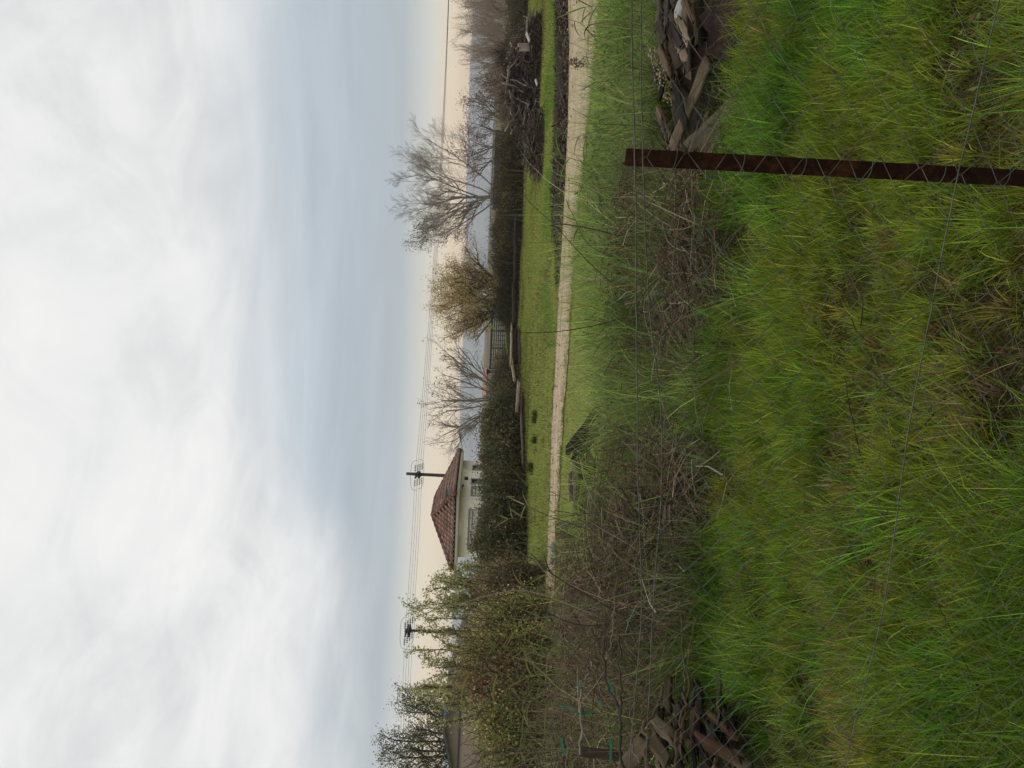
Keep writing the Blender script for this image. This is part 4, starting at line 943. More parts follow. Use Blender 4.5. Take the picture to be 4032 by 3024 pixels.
def heap(c, ax, ay, hz, n_, label, group, seed, scl=1.0):
    for k in range(n_):
        th = rng.uniform(0, 2 * np.pi); q = math.sqrt(rng.random()) * 0.95
        x, y = ax * q * math.cos(th), ay * q * math.sin(th)
        top = hz * (1 - q ** 2) ** 0.7 * (0.75 + 0.5 * float(fbm(x * 0.8 + seed, y * 0.8, seed)))
        z = top * (1 - 0.65 * rng.random() ** 1.6) + 0.04
        log_copy(int(rng.integers(0, 14)), (c[0] + x, c[1] + y, z), (rng.uniform(0, 6.28), rng.normal(0, 0.45), rng.uniform(0, 6.28)), label, group, scl * rng.uniform(0.8, 1.15))
    # dark tangle of roots and soil inside
    nu, nv_ = 40, 12; aa, bb = np.meshgrid(np.linspace(0, 2 * np.pi, nu), np.linspace(0.02, 1, nv_))
    x = ax * bb * np.cos(aa); y = ay * bb * np.sin(aa); z = hz * 0.62 * np.clip(1 - bb ** 2, 0, 1) ** 0.7 * (0.6 + 0.8 * fbm(x * 2 + 5, y * 2, seed)) - 0.03
    i = np.arange(nv_ - 1)[:, None] * nu + np.arange(nu - 1)[None]
    tag(G().add(np.stack([c[0] + x, c[1] + y, z], -1), np.stack([i, i + 1, i + nu + 1, i + nu], -1).reshape(-1, 4)).build('soil_mound', bpy.data.materials['dark_bank_soil'], None), kind='structure')
    # fine brushwood
    n2 = n_ * 9; th = rng.uniform(0, 2 * np.pi, n2); q = np.sqrt(rng.random(n2)); x = ax * q * np.cos(th); y = ay * q * np.sin(th)
    z = hz * (1 - q ** 2) ** 0.7 * (0.75 + 0.5 * fbm(x * 0.8 + seed, y * 0.8, seed)) * rng.uniform(0.3, 1.05, n2) + 0.03
    P0 = np.stack([c[0] + x, c[1] + y, z], 1); d = nrm(rng.normal(0, 1, (n2, 3)) * (1, 1, 0.5)); Lh = rng.uniform(0.15, 0.6, n2)[:, None]
    P = np.stack([P0 - d * Lh, P0 + rng.normal(0, 0.05, (n2, 3)), P0 + d * Lh], 1)
    return G().add(*tubes(P, rng.uniform(0.006, 0.016, (n2, 1)) * np.ones((1, 3)), pal(n2, [(0.10, 0.085, 0.07), (0.06, 0.05, 0.042), (0.14, 0.11, 0.09), (0.12, 0.075, 0.06)]), 4))
gd = 'branches in the large driftwood heap'
c = gr(2745, 2128)
g = heap((c[0], c[1] + 0.9), 2.25, 1.1, 1.15, 190, 'grey weathered branch jammed in the large driftwood heap beyond the track', gd, 2, 1.0)
tag(g.build('brushwood', M_dry, None), 'tangle of thin sticks through the large driftwood heap', 'sticks', kind='stuff')
c = gr(2470, 2142)
g = heap((c[0], c[1] + 0.5), 1.0, 0.5, 0.55, 26, 'brown branch in the low trailing end of the driftwood, nearer the bare tree', 'branches trailing off the heap', 5, 0.5)
tag(g.build('brushwood', M_dry, None), 'tangle of thin sticks at the trailing end of the driftwood', 'sticks', kind='stuff')
c = gr(3080, 2060)
g = heap((c[0], c[1] + 0.6), 2.2, 0.9, 0.95, 40, 'dark branch in the farther heap at the right edge behind the grass gap', 'branches in the farther heap', 8)
tag(g.build('brushwood', M_dry, None), 'tangle of thin sticks through the farther heap', 'sticks', kind='stuff')
# crate-like broken panel leaning in the heap
plank(at(2838, 2040, 21.6), at(2838, 2078, 21.5), 0.22, 0.04, (0.19, 0.155, 0.125), 'pale broken board end sticking out of the large driftwood heap', roll=0.2, jag=0.05)
plank(at(2895, 2072, 21.3), at(2862, 2086, 21.2), 0.12, 0.03, (0.34, 0.31, 0.28), 'small whitish splinter of wood in the large driftwood heap', roll=0.2)
plank(at(2712, 2108, 21.0), at(2690, 2116, 21.0), 0.10, 0.03, (0.36, 0.35, 0.34), 'small white rag-like chip low in the large driftwood heap', roll=0.2, name='wood_chip', cat='chip')

# ------------------------------------------------------------------ near vegetation (uncountable)
def scat(n_, x0, x1, y0, y1):
    """points spread over a field of view wedge"""
    y = np.sqrt(rng.uniform(y0 ** 2, y1 ** 2, n_)); x = rng.uniform(x0, x1, n_) * y
    for side, lim in ((-1, x0 if x0 <= -0.55 else None), (1, x1 if x1 >= 0.5 else None)):
        if lim is None: continue                        # carry on past the edge of the view
        m_ = int(n_ * 0.9 * (y1 - y0) / ((x1 - x0) * (y1 ** 2 - y0 ** 2) / 2)); yb = rng.uniform(y0, y1, m_)
        y = np.concatenate([y, yb]); x = np.concatenate([x, lim * yb + side * rng.uniform(0, 0.9, m_)])
    return x, y
OL = [(0.125, 0.150, 0.026), (0.160, 0.175, 0.030), (0.095, 0.125, 0.024), (0.190, 0.185, 0.038), (0.105, 0.150, 0.030)]
THT = [(0.165, 0.125, 0.050), (0.135, 0.090, 0.042), (0.200, 0.150, 0.065), (0.11, 0.085, 0.04)]
LUSH = [(0.085, 0.165, 0.030), (0.065, 0.140, 0.028), (0.110, 0.195, 0.035), (0.130, 0.200, 0.045)]
# bare ground under the two timber heaps, and the dead brush
def deadmap(x, y):
    """where dead brush stands: the rest of the strip is green"""
    q = x / np.maximum(y, 0.1); q = q + 0.09 * (fbm(x * 1.1, y * 1.1, 101, 3) - 0.5); yy = y + 2.4 * (fbm(x * 0.8 + 7, y * 0.8, 103, 3) - 0.5) + 1.5 * (fbm(x * 2.6 + 3, y * 2.6, 113, 2) - 0.5) - 0.15
    m_ = np.zeros_like(q)
    for q0, q1, y0, y1 in ((0.05, 0.30, 5.0, 6.9), (-0.26, -0.05, 4.9, 6.9), (-0.8, -0.21, 5.0, 9.8), (-0.08, 0.03, 7.5, 8.7), (-0.23, -0.05, 7.6, 9.4)):
        m_ = np.maximum(m_, sstep(q, q0 - 0.02, q0 + 0.02) * (1 - sstep(q, q1 - 0.02, q1 + 0.02)) * sstep(yy, y0 - 0.25, y0 + 0.25) * (1 - sstep(yy, y1 - 0.25, y1 + 0.25)))
    return m_ * np.where(q < -0.2, 0.35 + 0.65 * sstep(fbm(x * 1.0 + 11, y * 1.0, 107, 3), 0.40, 0.50), 1.0)
def heapmask(x, y):
    q = x / np.maximum(y, 0.1)
    r_ = sstep(q, 0.27, 0.31) * sstep(y, 4.7, 4.95) * (1 - sstep(y, 6.3, 6.7))
    l_ = sstep(-q, 0.36, 0.42) * sstep(y, 3.9, 4.2) * (1 - sstep(y, 5.1, 5.4))
    return np.maximum(r_, l_)
def mound(cx_, cy_, ax, ay, hz, seed):
    nu, nv_ = 60, 20; aa, bb = np.meshgrid(np.linspace(0, 2 * np.pi, nu), np.linspace(0.02, 1, nv_))
    x = ax * bb * np.cos(aa); y = ay * bb * np.sin(aa); z = hz * np.clip(1 - bb ** 2, 0, 1) ** 0.8 * (0.5 + fbm(x * 5 + 5, y * 5, seed, 4)) - 0.04 + gz(cx_ + x, cy_ + y)
    i = np.arange(nv_ - 1)[:, None] * nu + np.arange(nu - 1)[None]
    tag(G().add(np.stack([cx_ + x, cy_ + y, z], -1), np.stack([i, i + 1, i + nu + 1, i + nu], -1).reshape(-1, 4)).build('soil_mound', bpy.data.materials['dark_bank_soil'], None, smooth=True), kind='structure')
mound(2.42, 5.85, 1.0, 0.5, 0.22, 4); mound(-2.25, 4.65, 0.45, 0.5, 0.22, 6)

def tufts(nt_, per, x, y, spread, L, Wd, lean, bend, T, seg=3, hnoise=0.5):
    """grass in tufts: the blades of a tuft lean outwards and share a length and a tone"""
    k = np.repeat(np.arange(nt_), per); n = len(k)
    a = rng.uniform(0, 2 * np.pi, n); r = np.abs(rng.normal(0, 1, n))
    px = x[k] + np.cos(a) * r * spread[k]; py = y[k] + np.sin(a) * r * spread[k]
    tl = L * np.exp(rng.normal(0, 0.22, nt_)); ta = rng.uniform(0, 2 * np.pi, nt_); tl2 = np.abs(rng.normal(0, 0.3, nt_))
    vx = np.cos(a) * (0.35 + 0.5 * r) + np.cos(ta[k]) * tl2[k] * 2; vy = np.sin(a) * (0.35 + 0.5 * r) + np.sin(ta[k]) * tl2[k] * 2
    az = np.arctan2(vy, vx) + rng.normal(0, 0.4, n); ln = lean * np.hypot(vx, vy) * np.exp(rng.normal(0, 0.35, n))
    Tb = np.clip(T[k] * np.exp(rng.normal(-0.03, 0.36, (n, 1))), 0.003, 0.9)
    return blades(np.stack([px, py, gz(px, py) - 0.012], 1), tl[k] * np.exp(rng.normal(0, 0.30, n)), Wd * rng.uniform(0.6, 1.3, n), az, np.minimum(ln, 1.35), np.abs(rng.normal(bend, 0.35, n)), Tb, seg)
OL = [(0.165, 0.215, 0.026), (0.205, 0.245, 0.032), (0.125, 0.180, 0.024), (0.250, 0.255, 0.040), (0.125, 0.205, 0.028)]
THT = [(0.240, 0.180, 0.080), (0.200, 0.130, 0.062), (0.290, 0.220, 0.105), (0.15, 0.11, 0.06)]
LUSH = [(0.095, 0.220, 0.026), (0.075, 0.180, 0.024), (0.130, 0.255, 0.032), (0.170, 0.260, 0.044)]
# 1. rough turf inside the fence: olive with rows of brown thatch
nt_ = 14000
x, y = scat(nt_, -0.62, 0.62, 1.7, 5.7); n_ = nt_ = len(x)
row = fbm(x * 0.8 + 3, y * 1.9, 17, 3); patch = fbm(x * 1.6, y * 2.2, 41, 3)
keep = rng.random(nt_) > sstep(fbm(x * 1.7, y * 3.0, 63, 3), 0.53, 0.60) * 0.85
keep &= rng.random(nt_) > np.maximum(heapmask(x, y) * 0.95, deadmap(x, y) * 0.72)
x, y, row, patch = x[keep], y[keep], row[keep], patch[keep]; N = len(x)
thatch = rng.random(N) < sstep(row * 0.6 + patch * 0.4, 0.50, 0.62) * 0.55
T = pal(N, OL, jit=0.22); T[thatch] = pal(int(thatch.sum()), THT, jit=0.25)
lushy = (~thatch) & (rng.random(N) < sstep(fbm(x * 1.1 + 9, y * 1.6, 77, 3), 0.56, 0.68) * 0.7)
T[lushy] = pal(int(lushy.sum()), LUSH, jit=0.2)
hgt = (0.045 + 0.085 * fbm(x * 1.5, y * 2.5, 55, 3)) * (1 + 0.5 * lushy) * np.where(thatch, 0.8, 1) * np.exp(0.9 * (fbm(x * 3.2, y * 4.5, 57, 2) - 0.5))
tag(G().add(*tufts(N, 30, x, y, np.full(N, 0.017), hgt, 0.0046, 0.34, 0.5, T * 1.25)).build('rough_grass', M_grass, None), 'olive green rough turf with brown thatch in rows behind the wire mesh', 'grass', kind='stuff')
nt_ = 900; x, y = scat(nt_, -0.62, 0.62, 1.8, 5.4); n_ = nt_ = len(x); k = (fbm(x * 1.3 + 4, y * 1.3, 127, 3) > 0.47) & (np.maximum(heapmask(x, y), deadmap(x, y)) < 0.4); x, y = x[k], y[k]; N = len(x)
tag(G().add(*tufts(N, 34, x, y, np.full(N, 0.032), 0.11 + 0.13 * fbm(x * 2, y * 2, 129, 2), 0.0052, 0.36, 0.7, pal(N, LUSH + OL[:2], jit=0.28), 4)).build('grass_tussocks', M_grass, None), 'taller bright green tussocks standing out of the turf', 'grass', kind='stuff')
# low felt of fine blades and litter between the tufts
n_ = 120000; x, y = scat(n_, -0.62, 0.62, 1.7, 5.9); n_ = nt_ = len(x); keep = rng.random(n_) > np.maximum(heapmask(x, y) * 0.9, deadmap(x, y) * 0.7); x, y = x[keep], y[keep]; N = len(x)
T = pal(N, OL[:3] + THT, jit=0.3) * 0.8
tag(G().add(*blades(np.stack([x, y, gz(x, y) - 0.005], 1), rng.uniform(0.03, 0.10, N), rng.uniform(0.002, 0.004, N), rng.uniform(0, 6.28, N), np.abs(rng.normal(0.9, 0.4, N)), rng.normal(0.4, 0.4, N), T, 2)).build('grass_litter', M_grass, None), 'short lying grass and dead blades under the turf tufts', 'grass', kind='stuff')
n_ = 2600; x, y = scat(n_, -0.62, 0.62, 1.8, 5.0); n_ = nt_ = len(x); k = (fbm(x * 2.1, y * 2.1, 121, 3) > 0.52) & (heapmask(x, y) < 0.3); x, y = x[k], y[k]
tag(G().add(*leafcards(np.stack([x, y, gz(x, y) + rng.uniform(0.01, 0.06, len(x))], 1), rng.uniform(0.015, 0.04, len(x)), pal(len(x), [(0.09, 0.17, 0.035), (0.12, 0.19, 0.05), (0.16, 0.10, 0.05), (0.20, 0.15, 0.08)], jit=0.3), 0.2)).build('turf_weeds', M_leaf, None), 'small broad weed leaves and fallen dead leaves in the turf', 'weeds', kind='stuff')
n_ = 700; x, y = scat(n_, -0.62, 0.62, 2.5, 5.2); n_ = nt_ = len(x); k = heapmask(x, y) < 0.3; x, y = x[k], y[k]; n_ = len(x)
tag(G().add(*blades(np.stack([x, y, gz(x, y) + 0.03], 1), rng.uniform(0.10, 0.28, n_), rng.uniform(0.0015, 0.003, n_), rng.uniform(0, 6.28, n_), rng.uniform(0.9, 1.45, n_), rng.normal(0.1, 0.3, n_), pal(n_, [(0.38, 0.31, 0.20), (0.28, 0.20, 0.12), (0.36, 0.34, 0.16)], jit=0.2), 4)).build('dead_stalks', M_dry, None), 'pale dead grass stalks lying over the turf', 'grass', kind='stuff')
# 2. lush tufts under the brambles and at the lower left
nt_ = 4200; x, y = scat(nt_, -0.6, 0.6, 4.0, 7.0); n_ = nt_ = len(x)
dens = sstep(fbm(x * 1.2 + 2, y * 1.5, 13, 4) + 0.13 * np.exp(-((y - 4.3 - 0.15 * x - 1.7 * fbm(x * 0.9, x * 0, 3)) / 0.6) ** 2), 0.50, 0.64)
k = (rng.random(nt_) < dens * (1 - heapmask(x, y)) * (1 - 0.62 * deadmap(x, y)) * (1 - 0.75 * sstep(y, 5.5, 6.2) * sstep(x / y, -0.30, -0.18))); x, y = x[k], y[k]; N = len(x)
tag(G().add(*tufts(N, 30, x, y, np.full(N, 0.04), 0.10 + 0.24 * fbm(x * 1.3, y * 1.3, 31, 2), 0.0058, 0.42, 0.85, pal(N, LUSH + [(0.19, 0.22, 0.05)], jit=0.22), 5)).build('lush_grass', M_grass, None), 'long bright green grass arching in front of the dead brambles', 'grass', kind='stuff')
nt_ = 1700; x, y = scat(nt_, -0.62, 0.1, 1.75, 2.8); n_ = nt_ = len(x)
k = rng.random(nt_) < sstep(-x / y * 1.0 + 0.5 * fbm(x * 2, y * 2, 15, 2) - 0.6 * sstep(y, 1.9, 2.7), 0.22, 0.45); x, y = x[k], y[k]; N = len(x)
tag(G().add(*tufts(N, 26, x, y, np.full(N, 0.03), np.full(N, 0.16), 0.0044, 0.55, 0.7, pal(N, LUSH + OL[:2], jit=0.25) * 0.85, 4)).build('lush_grass', M_grass, None), 'deep green combed over grass at the foot of the fence', 'grass', kind='stuff')

# 3. dead brambles, straw and weeds between the turf and the lawn
def bramble_h(x, y):
    s = x / np.maximum(y, 0.1)
    side = np.interp(s, [-0.55, -0.42, -0.30, -0.22, -0.15, -0.05, 0.05, 0.15, 0.25, 0.4, 0.55], [1.0, 0.98, 0.92, 0.80, 0.58, 0.40, 0.42, 0.54, 0.54, 0.40, 0.34])
    rise = np.interp(y, [4.7, 5.3, 6.6, 8.2, 9.6], [0.15, 0.60, 0.85, 1.0, 0.75])
    low_ = sstep(s, -0.21, -0.18) * (1 - sstep(s, -0.04, -0.01)) * sstep(y, 8.0, 8.7)
    return side * rise * (1 - 0.68 * low_)
BR = [(0.150, 0.112, 0.082), (0.095, 0.066, 0.050), (0.22, 0.17, 0.125), (0.055, 0.038, 0.030), (0.32, 0.255, 0.19), (0.12, 0.07, 0.05)]
def stems(n_, x, y, Lr, rr, T, name, label, flatness=0.6, hs=1.0):
    N = len(x); h = bramble_h(x, y) * hs * (0.55 + 0.75 * fbm(x * 1.3, y * 1.3, 19, 3))
    z = gz(x, y) + h * rng.random(N) ** 0.8
    d = nrm(rng.normal(0, 1, (N, 3)) * (1, 0.8, flatness)); L = rng.uniform(*Lr, N)
    K = 6; tt = np.linspace(-0.5, 0.5, K)
    P = np.stack([x, y, z], 1)[:, None] + d[:, None] * (tt[None, :, None] * L[:, None, None])
    P[:, :, 2] -= (tt ** 2)[None] * L[:, None] * rng.uniform(0.0, 0.9, (N, 1)); P += rng.normal(0, 0.012, (N, K, 3))
    P[:, :, 2] = np.maximum(P[:, :, 2], gz(P[:, :, 0], P[:, :, 1]) + 0.005)
    tag(G().add(*tubes(P, rng.uniform(*rr, (N, 1)) * np.linspace(1.1, 0.6, K)[None], T, 3)).build(name, M_dry, None), label, 'undergrowth', kind='stuff')
n_ = 66000; x, y = scat(n_, -0.60, 0.60, 4.7, 9.6); n_ = nt_ = len(x); dm = np.maximum(deadmap(x, y), 0.10 * sstep(y, 6.4, 7.4) * (x / y > 0.0))
k = rng.random(n_) < (0.05 + 0.95 * dm) * (0.06 + 0.94 * sstep(fbm(x * 1.5, y * 1.5, 23, 3), 0.44, 0.56)) * (1 - 0.75 * heapmask(x, y)) * np.where(x / y < -0.24, 0.6, 1.0); x, y = x[k], y[k]
stems(0, x, y, (0.25, 0.9), (0.0014, 0.0038), pal(len(x), BR, jit=0.35), 'dead_brambles', 'tangled dead brown and grey bramble stems beyond the turf')
n_ = 1500; x, y = scat(n_, -0.60, 0.50, 5.0, 9.3); n_ = nt_ = len(x); k = rng.random(n_) < deadmap(x, y) * (1 - 0.6 * heapmask(x, y)); x, y = x[k], y[k]
stems(0, x, y, (0.45, 1.15), (0.0028, 0.0068), pal(len(x), [(0.20, 0.16, 0.12), (0.10, 0.07, 0.055), (0.30, 0.25, 0.19), (0.15, 0.09, 0.07)], jit=0.3), 'dead_canes', 'thicker arching dead canes in the brush', 0.45, 0.9)
n_ = 16000; x, y = scat(n_, -0.60, 0.50, 4.9, 9.4); n_ = nt_ = len(x); k = rng.random(n_) < deadmap(x, y) * sstep(fbm(x * 1.5, y * 1.5, 23, 3), 0.40, 0.56) * (1 - 0.6 * heapmask(x, y)); x, y = x[k], y[k]
h = bramble_h(x, y) * (0.2 + 0.9 * rng.random(len(x)) ** 0.6)
tag(G().add(*leafcards(np.stack([x, y, gz(x, y) + h], 1), rng.uniform(0.018, 0.05, len(x)), pal(len(x), [(0.13, 0.075, 0.045), (0.08, 0.05, 0.035), (0.055, 0.085, 0.028), (0.10, 0.13, 0.045), (0.19, 0.13, 0.08)], jit=0.3), 0.1)).build('bramble_leaves', M_leaf, None), 'withered and dark green bramble leaves in the dead brush', 'leaves', kind='stuff')
# straw-like standing dry grass
n_ = 90000; x, y = scat(n_, -0.62, 0.60, 5.1, 9.8); n_ = nt_ = len(x); dm = deadmap(x, y)
left = sstep(x / y, -0.12, -0.24)
k = rng.random(n_) < dm * (0.28 + 0.62 * left) * (0.15 + 0.85 * sstep(fbm(x * 1.2 + 4, y * 1.2, 37, 3), 0.42, 0.58)) * (1 - 0.9 * heapmask(x, y)); x, y, left = x[k], y[k], left[k]; N = len(x)
h = bramble_h(x, y) * (0.45 + 1.0 * fbm(x * 1.4, y * 1.4, 19, 3))
T = pal(N, [(0.255, 0.190, 0.130), (0.185, 0.138, 0.095), (0.350, 0.270, 0.190), (0.115, 0.085, 0.060)], jit=0.3)
zb = gz(x, y) + h * rng.random(N) * 0.55
tag(G().add(*blades(np.stack([x, y, zb], 1), h * rng.uniform(0.4, 0.95, N) + 0.06, rng.uniform(0.003, 0.0068, N), rng.uniform(0, 6.28, N), np.abs(rng.normal(0.45, 0.4, N)), np.abs(rng.normal(0.7, 0.7, N)), T, 4)).build('dry_grass', M_dry, None), 'matted grey brown dry grass and dead reeds', 'dry grass', kind='stuff')
# green grass and weeds filling the gaps between the dead clumps
nt_ = 7500; x, y = scat(nt_, -0.50, 0.60, 5.2, 9.9); n_ = nt_ = len(x); g_ = 1 - deadmap(x, y) * np.where(fbm(x * 1.7 + 2, y * 1.7, 117, 3) > 0.56, 0.35, 0.93)
k = rng.random(nt_) < g_ * (0.25 + 0.75 * sstep(fbm(x * 1.3 + 8, y * 1.3, 43, 3), 0.38, 0.52)) * (1 - heapmask(x, y)) * np.where(x / y < 0.04, 1 - sstep(y, 8.9, 9.6), 1.0) * np.where(x / y < -0.24, 0.55, 1.0); x, y = x[k], y[k]; N = len(x)
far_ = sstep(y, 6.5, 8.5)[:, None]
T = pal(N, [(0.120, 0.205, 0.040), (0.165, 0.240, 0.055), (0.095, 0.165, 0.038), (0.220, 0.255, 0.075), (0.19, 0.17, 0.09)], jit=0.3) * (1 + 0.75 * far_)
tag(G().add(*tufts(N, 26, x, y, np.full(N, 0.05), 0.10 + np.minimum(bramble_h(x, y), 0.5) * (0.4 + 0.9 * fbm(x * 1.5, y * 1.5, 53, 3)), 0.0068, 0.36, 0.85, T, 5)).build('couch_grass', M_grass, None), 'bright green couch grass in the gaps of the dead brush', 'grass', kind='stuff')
n_ = 34000; x, y = scat(n_, -0.30, 0.60, 6.6, 10.2); n_ = nt_ = len(x); q = x / y
k = rng.random(n_) < (1 - deadmap(x, y)) * sstep(q, -0.10, 0.10) * (1 - heapmask(x, y)) * (0.3 + 0.7 * sstep(fbm(x * 1.2 + 1, y * 1.2, 47, 3), 0.4, 0.55)); x, y = x[k], y[k]; N = len(x)
h = (bramble_h(x, y) * 0.95 + 0.08) * (0.5 + 0.8 * fbm(x * 1.5, y * 1.5, 53, 3))
T = pal(N, [(0.22, 0.355, 0.075), (0.28, 0.40, 0.095), (0.15, 0.26, 0.058), (0.34, 0.38, 0.13), (0.26, 0.31, 0.17), (0.28, 0.24, 0.14)], jit=0.32)
zb = gz(x, y) + h * rng.random(N) ** 1.3 * 0.75
tag(G().add(*blades(np.stack([x, y, zb], 1), h * rng.uniform(0.25, 0.6, N) + 0.08, rng.uniform(0.004, 0.010, N), rng.uniform(0, 6.28, N), np.abs(rng.normal(0.35, 0.3, N)), np.abs(rng.normal(0.9, 0.6, N)), T, 4)).build('green_weeds', M_grass, None), 'bright green weeds at the edge of the track', 'weeds', kind='stuff')
# broad leaved weeds
n_ = 9000; x, y = scat(n_, -0.05, 0.58, 6.6, 9.8); n_ = nt_ = len(x); h = (bramble_h(x, y) + 0.05) * rng.random(n_) * (0.5 + 0.8 * fbm(x * 1.5, y * 1.5, 53, 3))
k = fbm(x * 1.1, y * 1.1, 59, 2) > 0.50; x, y, h = x[k], y[k], h[k]
tag(G().add(*leafcards(np.stack([x, y, gz(x, y) + h], 1), rng.uniform(0.03, 0.07, len(x)), pal(len(x), [(0.075, 0.16, 0.035), (0.06, 0.12, 0.04), (0.14, 0.18, 0.10)], jit=0.25), 0.3)).build('leafy_weeds', M_leaf, None), 'low broad leaved weeds at the edge of the lawn', 'weeds', kind='stuff')
# bare red brown litter under the brambles
# 4. short lawn on both sides of the track
n_ = 330000; x, y = scat(n_, -0.62, 0.62, 8.6, 44); n_ = nt_ = len(x)
d0, d1 = tn(x) - 0.03, tf(x) + 0.05
k = ((y < d0 + rng.normal(0, 0.2, n_)) | (y > d1 + np.where((x > 2.4), 0.55, 0) + rng.normal(0, 0.10, n_))); x, y = x[k], y[k]; N = len(x)
pt = fbm(x * 0.5, y * 0.35, 67, 3)
T = pal(N, [(0.165, 0.190, 0.052), (0.195, 0.210, 0.060), (0.130, 0.158, 0.044), (0.210, 0.190, 0.075)], jit=0.25)
pt = 0.55 * pt + 0.45 * fbm(x * 0.7, y * 1.6, 97, 3); T = T * np.array([1.38, 1.46, 1.12]); br = rng.random(N) < sstep(pt, 0.47, 0.62) * 0.75; T[br] = pal(int(br.sum()), [(0.18, 0.155, 0.06), (0.14, 0.11, 0.05), (0.11, 0.10, 0.04)], jit=0.25)
so = 1.9 * sstep(x, 1.2, 2.6); strip = (x > 0.9) & (y > d1[k] + 0.3 + so) & (y < d1[k] + 1.6 + 1.9 * so + 1.2 * fbm(x * 0.8, x * 0, 3)) & (rng.random(N) < 0.85) & (fbm(x * 0.6, y * 0.6, 71, 2) > 0.36); T[strip] = pal(int(strip.sum()), [(0.125, 0.235, 0.042), (0.150, 0.265, 0.05), (0.18, 0.24, 0.055)], jit=0.22)
tag(G().add(*blades(np.stack([x, y, gz(x, y) - 0.004], 1), rng.uniform(0.03, 0.065, N) * (1 + 0.9 * strip) * (1 + 0.6 * (y > 16)), rng.uniform(0.006, 0.012, N) * (0.7 + y / 18), rng.uniform(0, 6.28, N), np.abs(rng.normal(0.6, 0.35, N)), np.abs(rng.normal(0.5, 0.4, N)), T, 2)).build('short_grass', M_grass, None), 'short bright meadow grass on both sides of the track', 'grass', kind='stuff')
nt_ = 3600; x = rng.uniform(-9, 11, nt_); sd2 = rng.random(nt_) < 0.6; y = np.where(sd2, tn(x) + np.abs(rng.normal(0, 0.22, nt_)) - 0.15, tf(x) - np.abs(rng.normal(0, 0.22, nt_)) + 0.15); k = sd2 | (x < 2.4); x, y = x[k], y[k]; N = len(x)
tag(G().add(*tufts(N, 12, x, y, np.full(N, 0.035), np.full(N, 0.055), 0.010, 0.5, 0.5, pal(N, [(0.20, 0.245, 0.05), (0.15, 0.20, 0.04), (0.24, 0.21, 0.09)], jit=0.25), 2)).build('verge_grass', M_grass, None), 'small grass tufts creeping over the edges of the track', 'grass', kind='stuff')
nt_ = 900; x, y = scat(nt_, -0.6, 0.6, 10, 36); n_ = nt_ = len(x); k = ((y < tn(x) - 0.1) | (y > tf(x) + np.where(x > 2.4, 2.0, 0.1))) & (fbm(x * 0.35, y * 0.5, 139, 3) > 0.46); x, y = x[k], y[k]; N = len(x)
tag(G().add(*tufts(N, 12, x, y, np.full(N, 0.05), rng.uniform(0.04, 0.11, N), 0.016, 0.6, 0.5, pal(N, [(0.09, 0.13, 0.035), (0.12, 0.15, 0.045), (0.15, 0.12, 0.06), (0.20, 0.19, 0.08)], jit=0.25), 2)).build('lawn_weeds', M_grass, None), 'small weed rosettes and tufts scattered over the lawn', 'weeds', kind='stuff')
# grass fringe on top of the earth bank
n_ = 5000; x = rng.uniform(2.3, 11, n_); y = tf(x) + rng.uniform(0.25, 0.8, n_); zt_ = 0.24 * sstep(x, 2.3, 4.2) * 0.9
tag(G().add(*blades(np.stack([x, y, zt_ - 0.03], 1), rng.uniform(0.05, 0.13, n_), rng.uniform(0.008, 0.014, n_), rng.uniform(0, 6.28, n_), np.abs(rng.normal(0.5, 0.3, n_)), np.abs(rng.normal(0.5, 0.4, n_)), pal(n_, [(0.12, 0.19, 0.03), (0.16, 0.20, 0.04), (0.10, 0.09, 0.04)], jit=0.2), 2)).build('bank_grass', M_grass, None), 'tufted grass hanging over the dark earth bank', 'grass', kind='stuff')

n_ = 3500; x = rng.uniform(2.3, 13, n_); f = rng.random(n_); y = tf(x) - 0.15 + f * 0.5; z = 0.24 * sstep(x, 2.3, 4.2) * np.interp(f, [0, 0.5, 1], [0.02, 0.55, 0.95])
P0 = np.stack([x, y, z], 1); d = nrm(rng.normal(0, 1, (n_, 3)) * (1, 0.6, 0.35)); Lh = rng.uniform(0.02, 0.12, n_)[:, None]
tag(G().add(*tubes(np.stack([P0 - d * Lh, P0 + rng.normal(0, 0.008, (n_, 3)), P0 + d * Lh], 1), rng.uniform(0.004, 0.016, (n_, 1)) * np.ones((1, 3)), pal(n_, [(0.06, 0.045, 0.036), (0.03, 0.024, 0.02), (0.13, 0.10, 0.08), (0.22, 0.18, 0.14)]), 4)).build('bank_litter', M_dry, None), 'clods and broken sticks on the dark earth bank', 'litter', kind='stuff')

# ------------------------------------------------------------------ reeds (each one a thing)
GRN = (0.15, 0.20, 0.05); YEL = (0.26, 0.28, 0.06); DRY = (0.22, 0.17, 0.12); PAL = (0.36, 0.30, 0.22); DRK = (0.075, 0.065, 0.05)
def leafblade(p, d, L, wd, droop, K=9):
    """one long arching leaf: a folded tapering strip"""
    d = nrm(np.asarray(d, float)); pts = [np.asarray(p, float)]; dd = d.copy()
    for k in range(K - 1):
        dd = nrm(dd + np.array([0, 0, -droop / (K - 1)])); pts.append(pts[-1] + dd * L / (K - 1))
    P = np.array(pts); tg = nrm(np.gradient(P, axis=0)); s = np.cross(tg, np.array([0.25, 0.9, 0.3])); s = nrm(s)
    t_ = np.linspace(0, 1, K); w_ = wd / 2 * np.minimum(1, 0.35 + t_ * 4) * (1 - t_ ** 2.2) + 0.0006
    up_ = np.cross(s, tg)
    V = np.stack([P - s * w_[:, None], P + up_ * w_[:, None] * 0.35, P + s * w_[:, None]], 1)
    i = np.arange(K - 1)[:, None] * 3 + np.arange(2)[None]
    return V.reshape(-1, 3), np.stack([i, i + 1, i + 4, i + 3], -1).reshape(-1, 4)
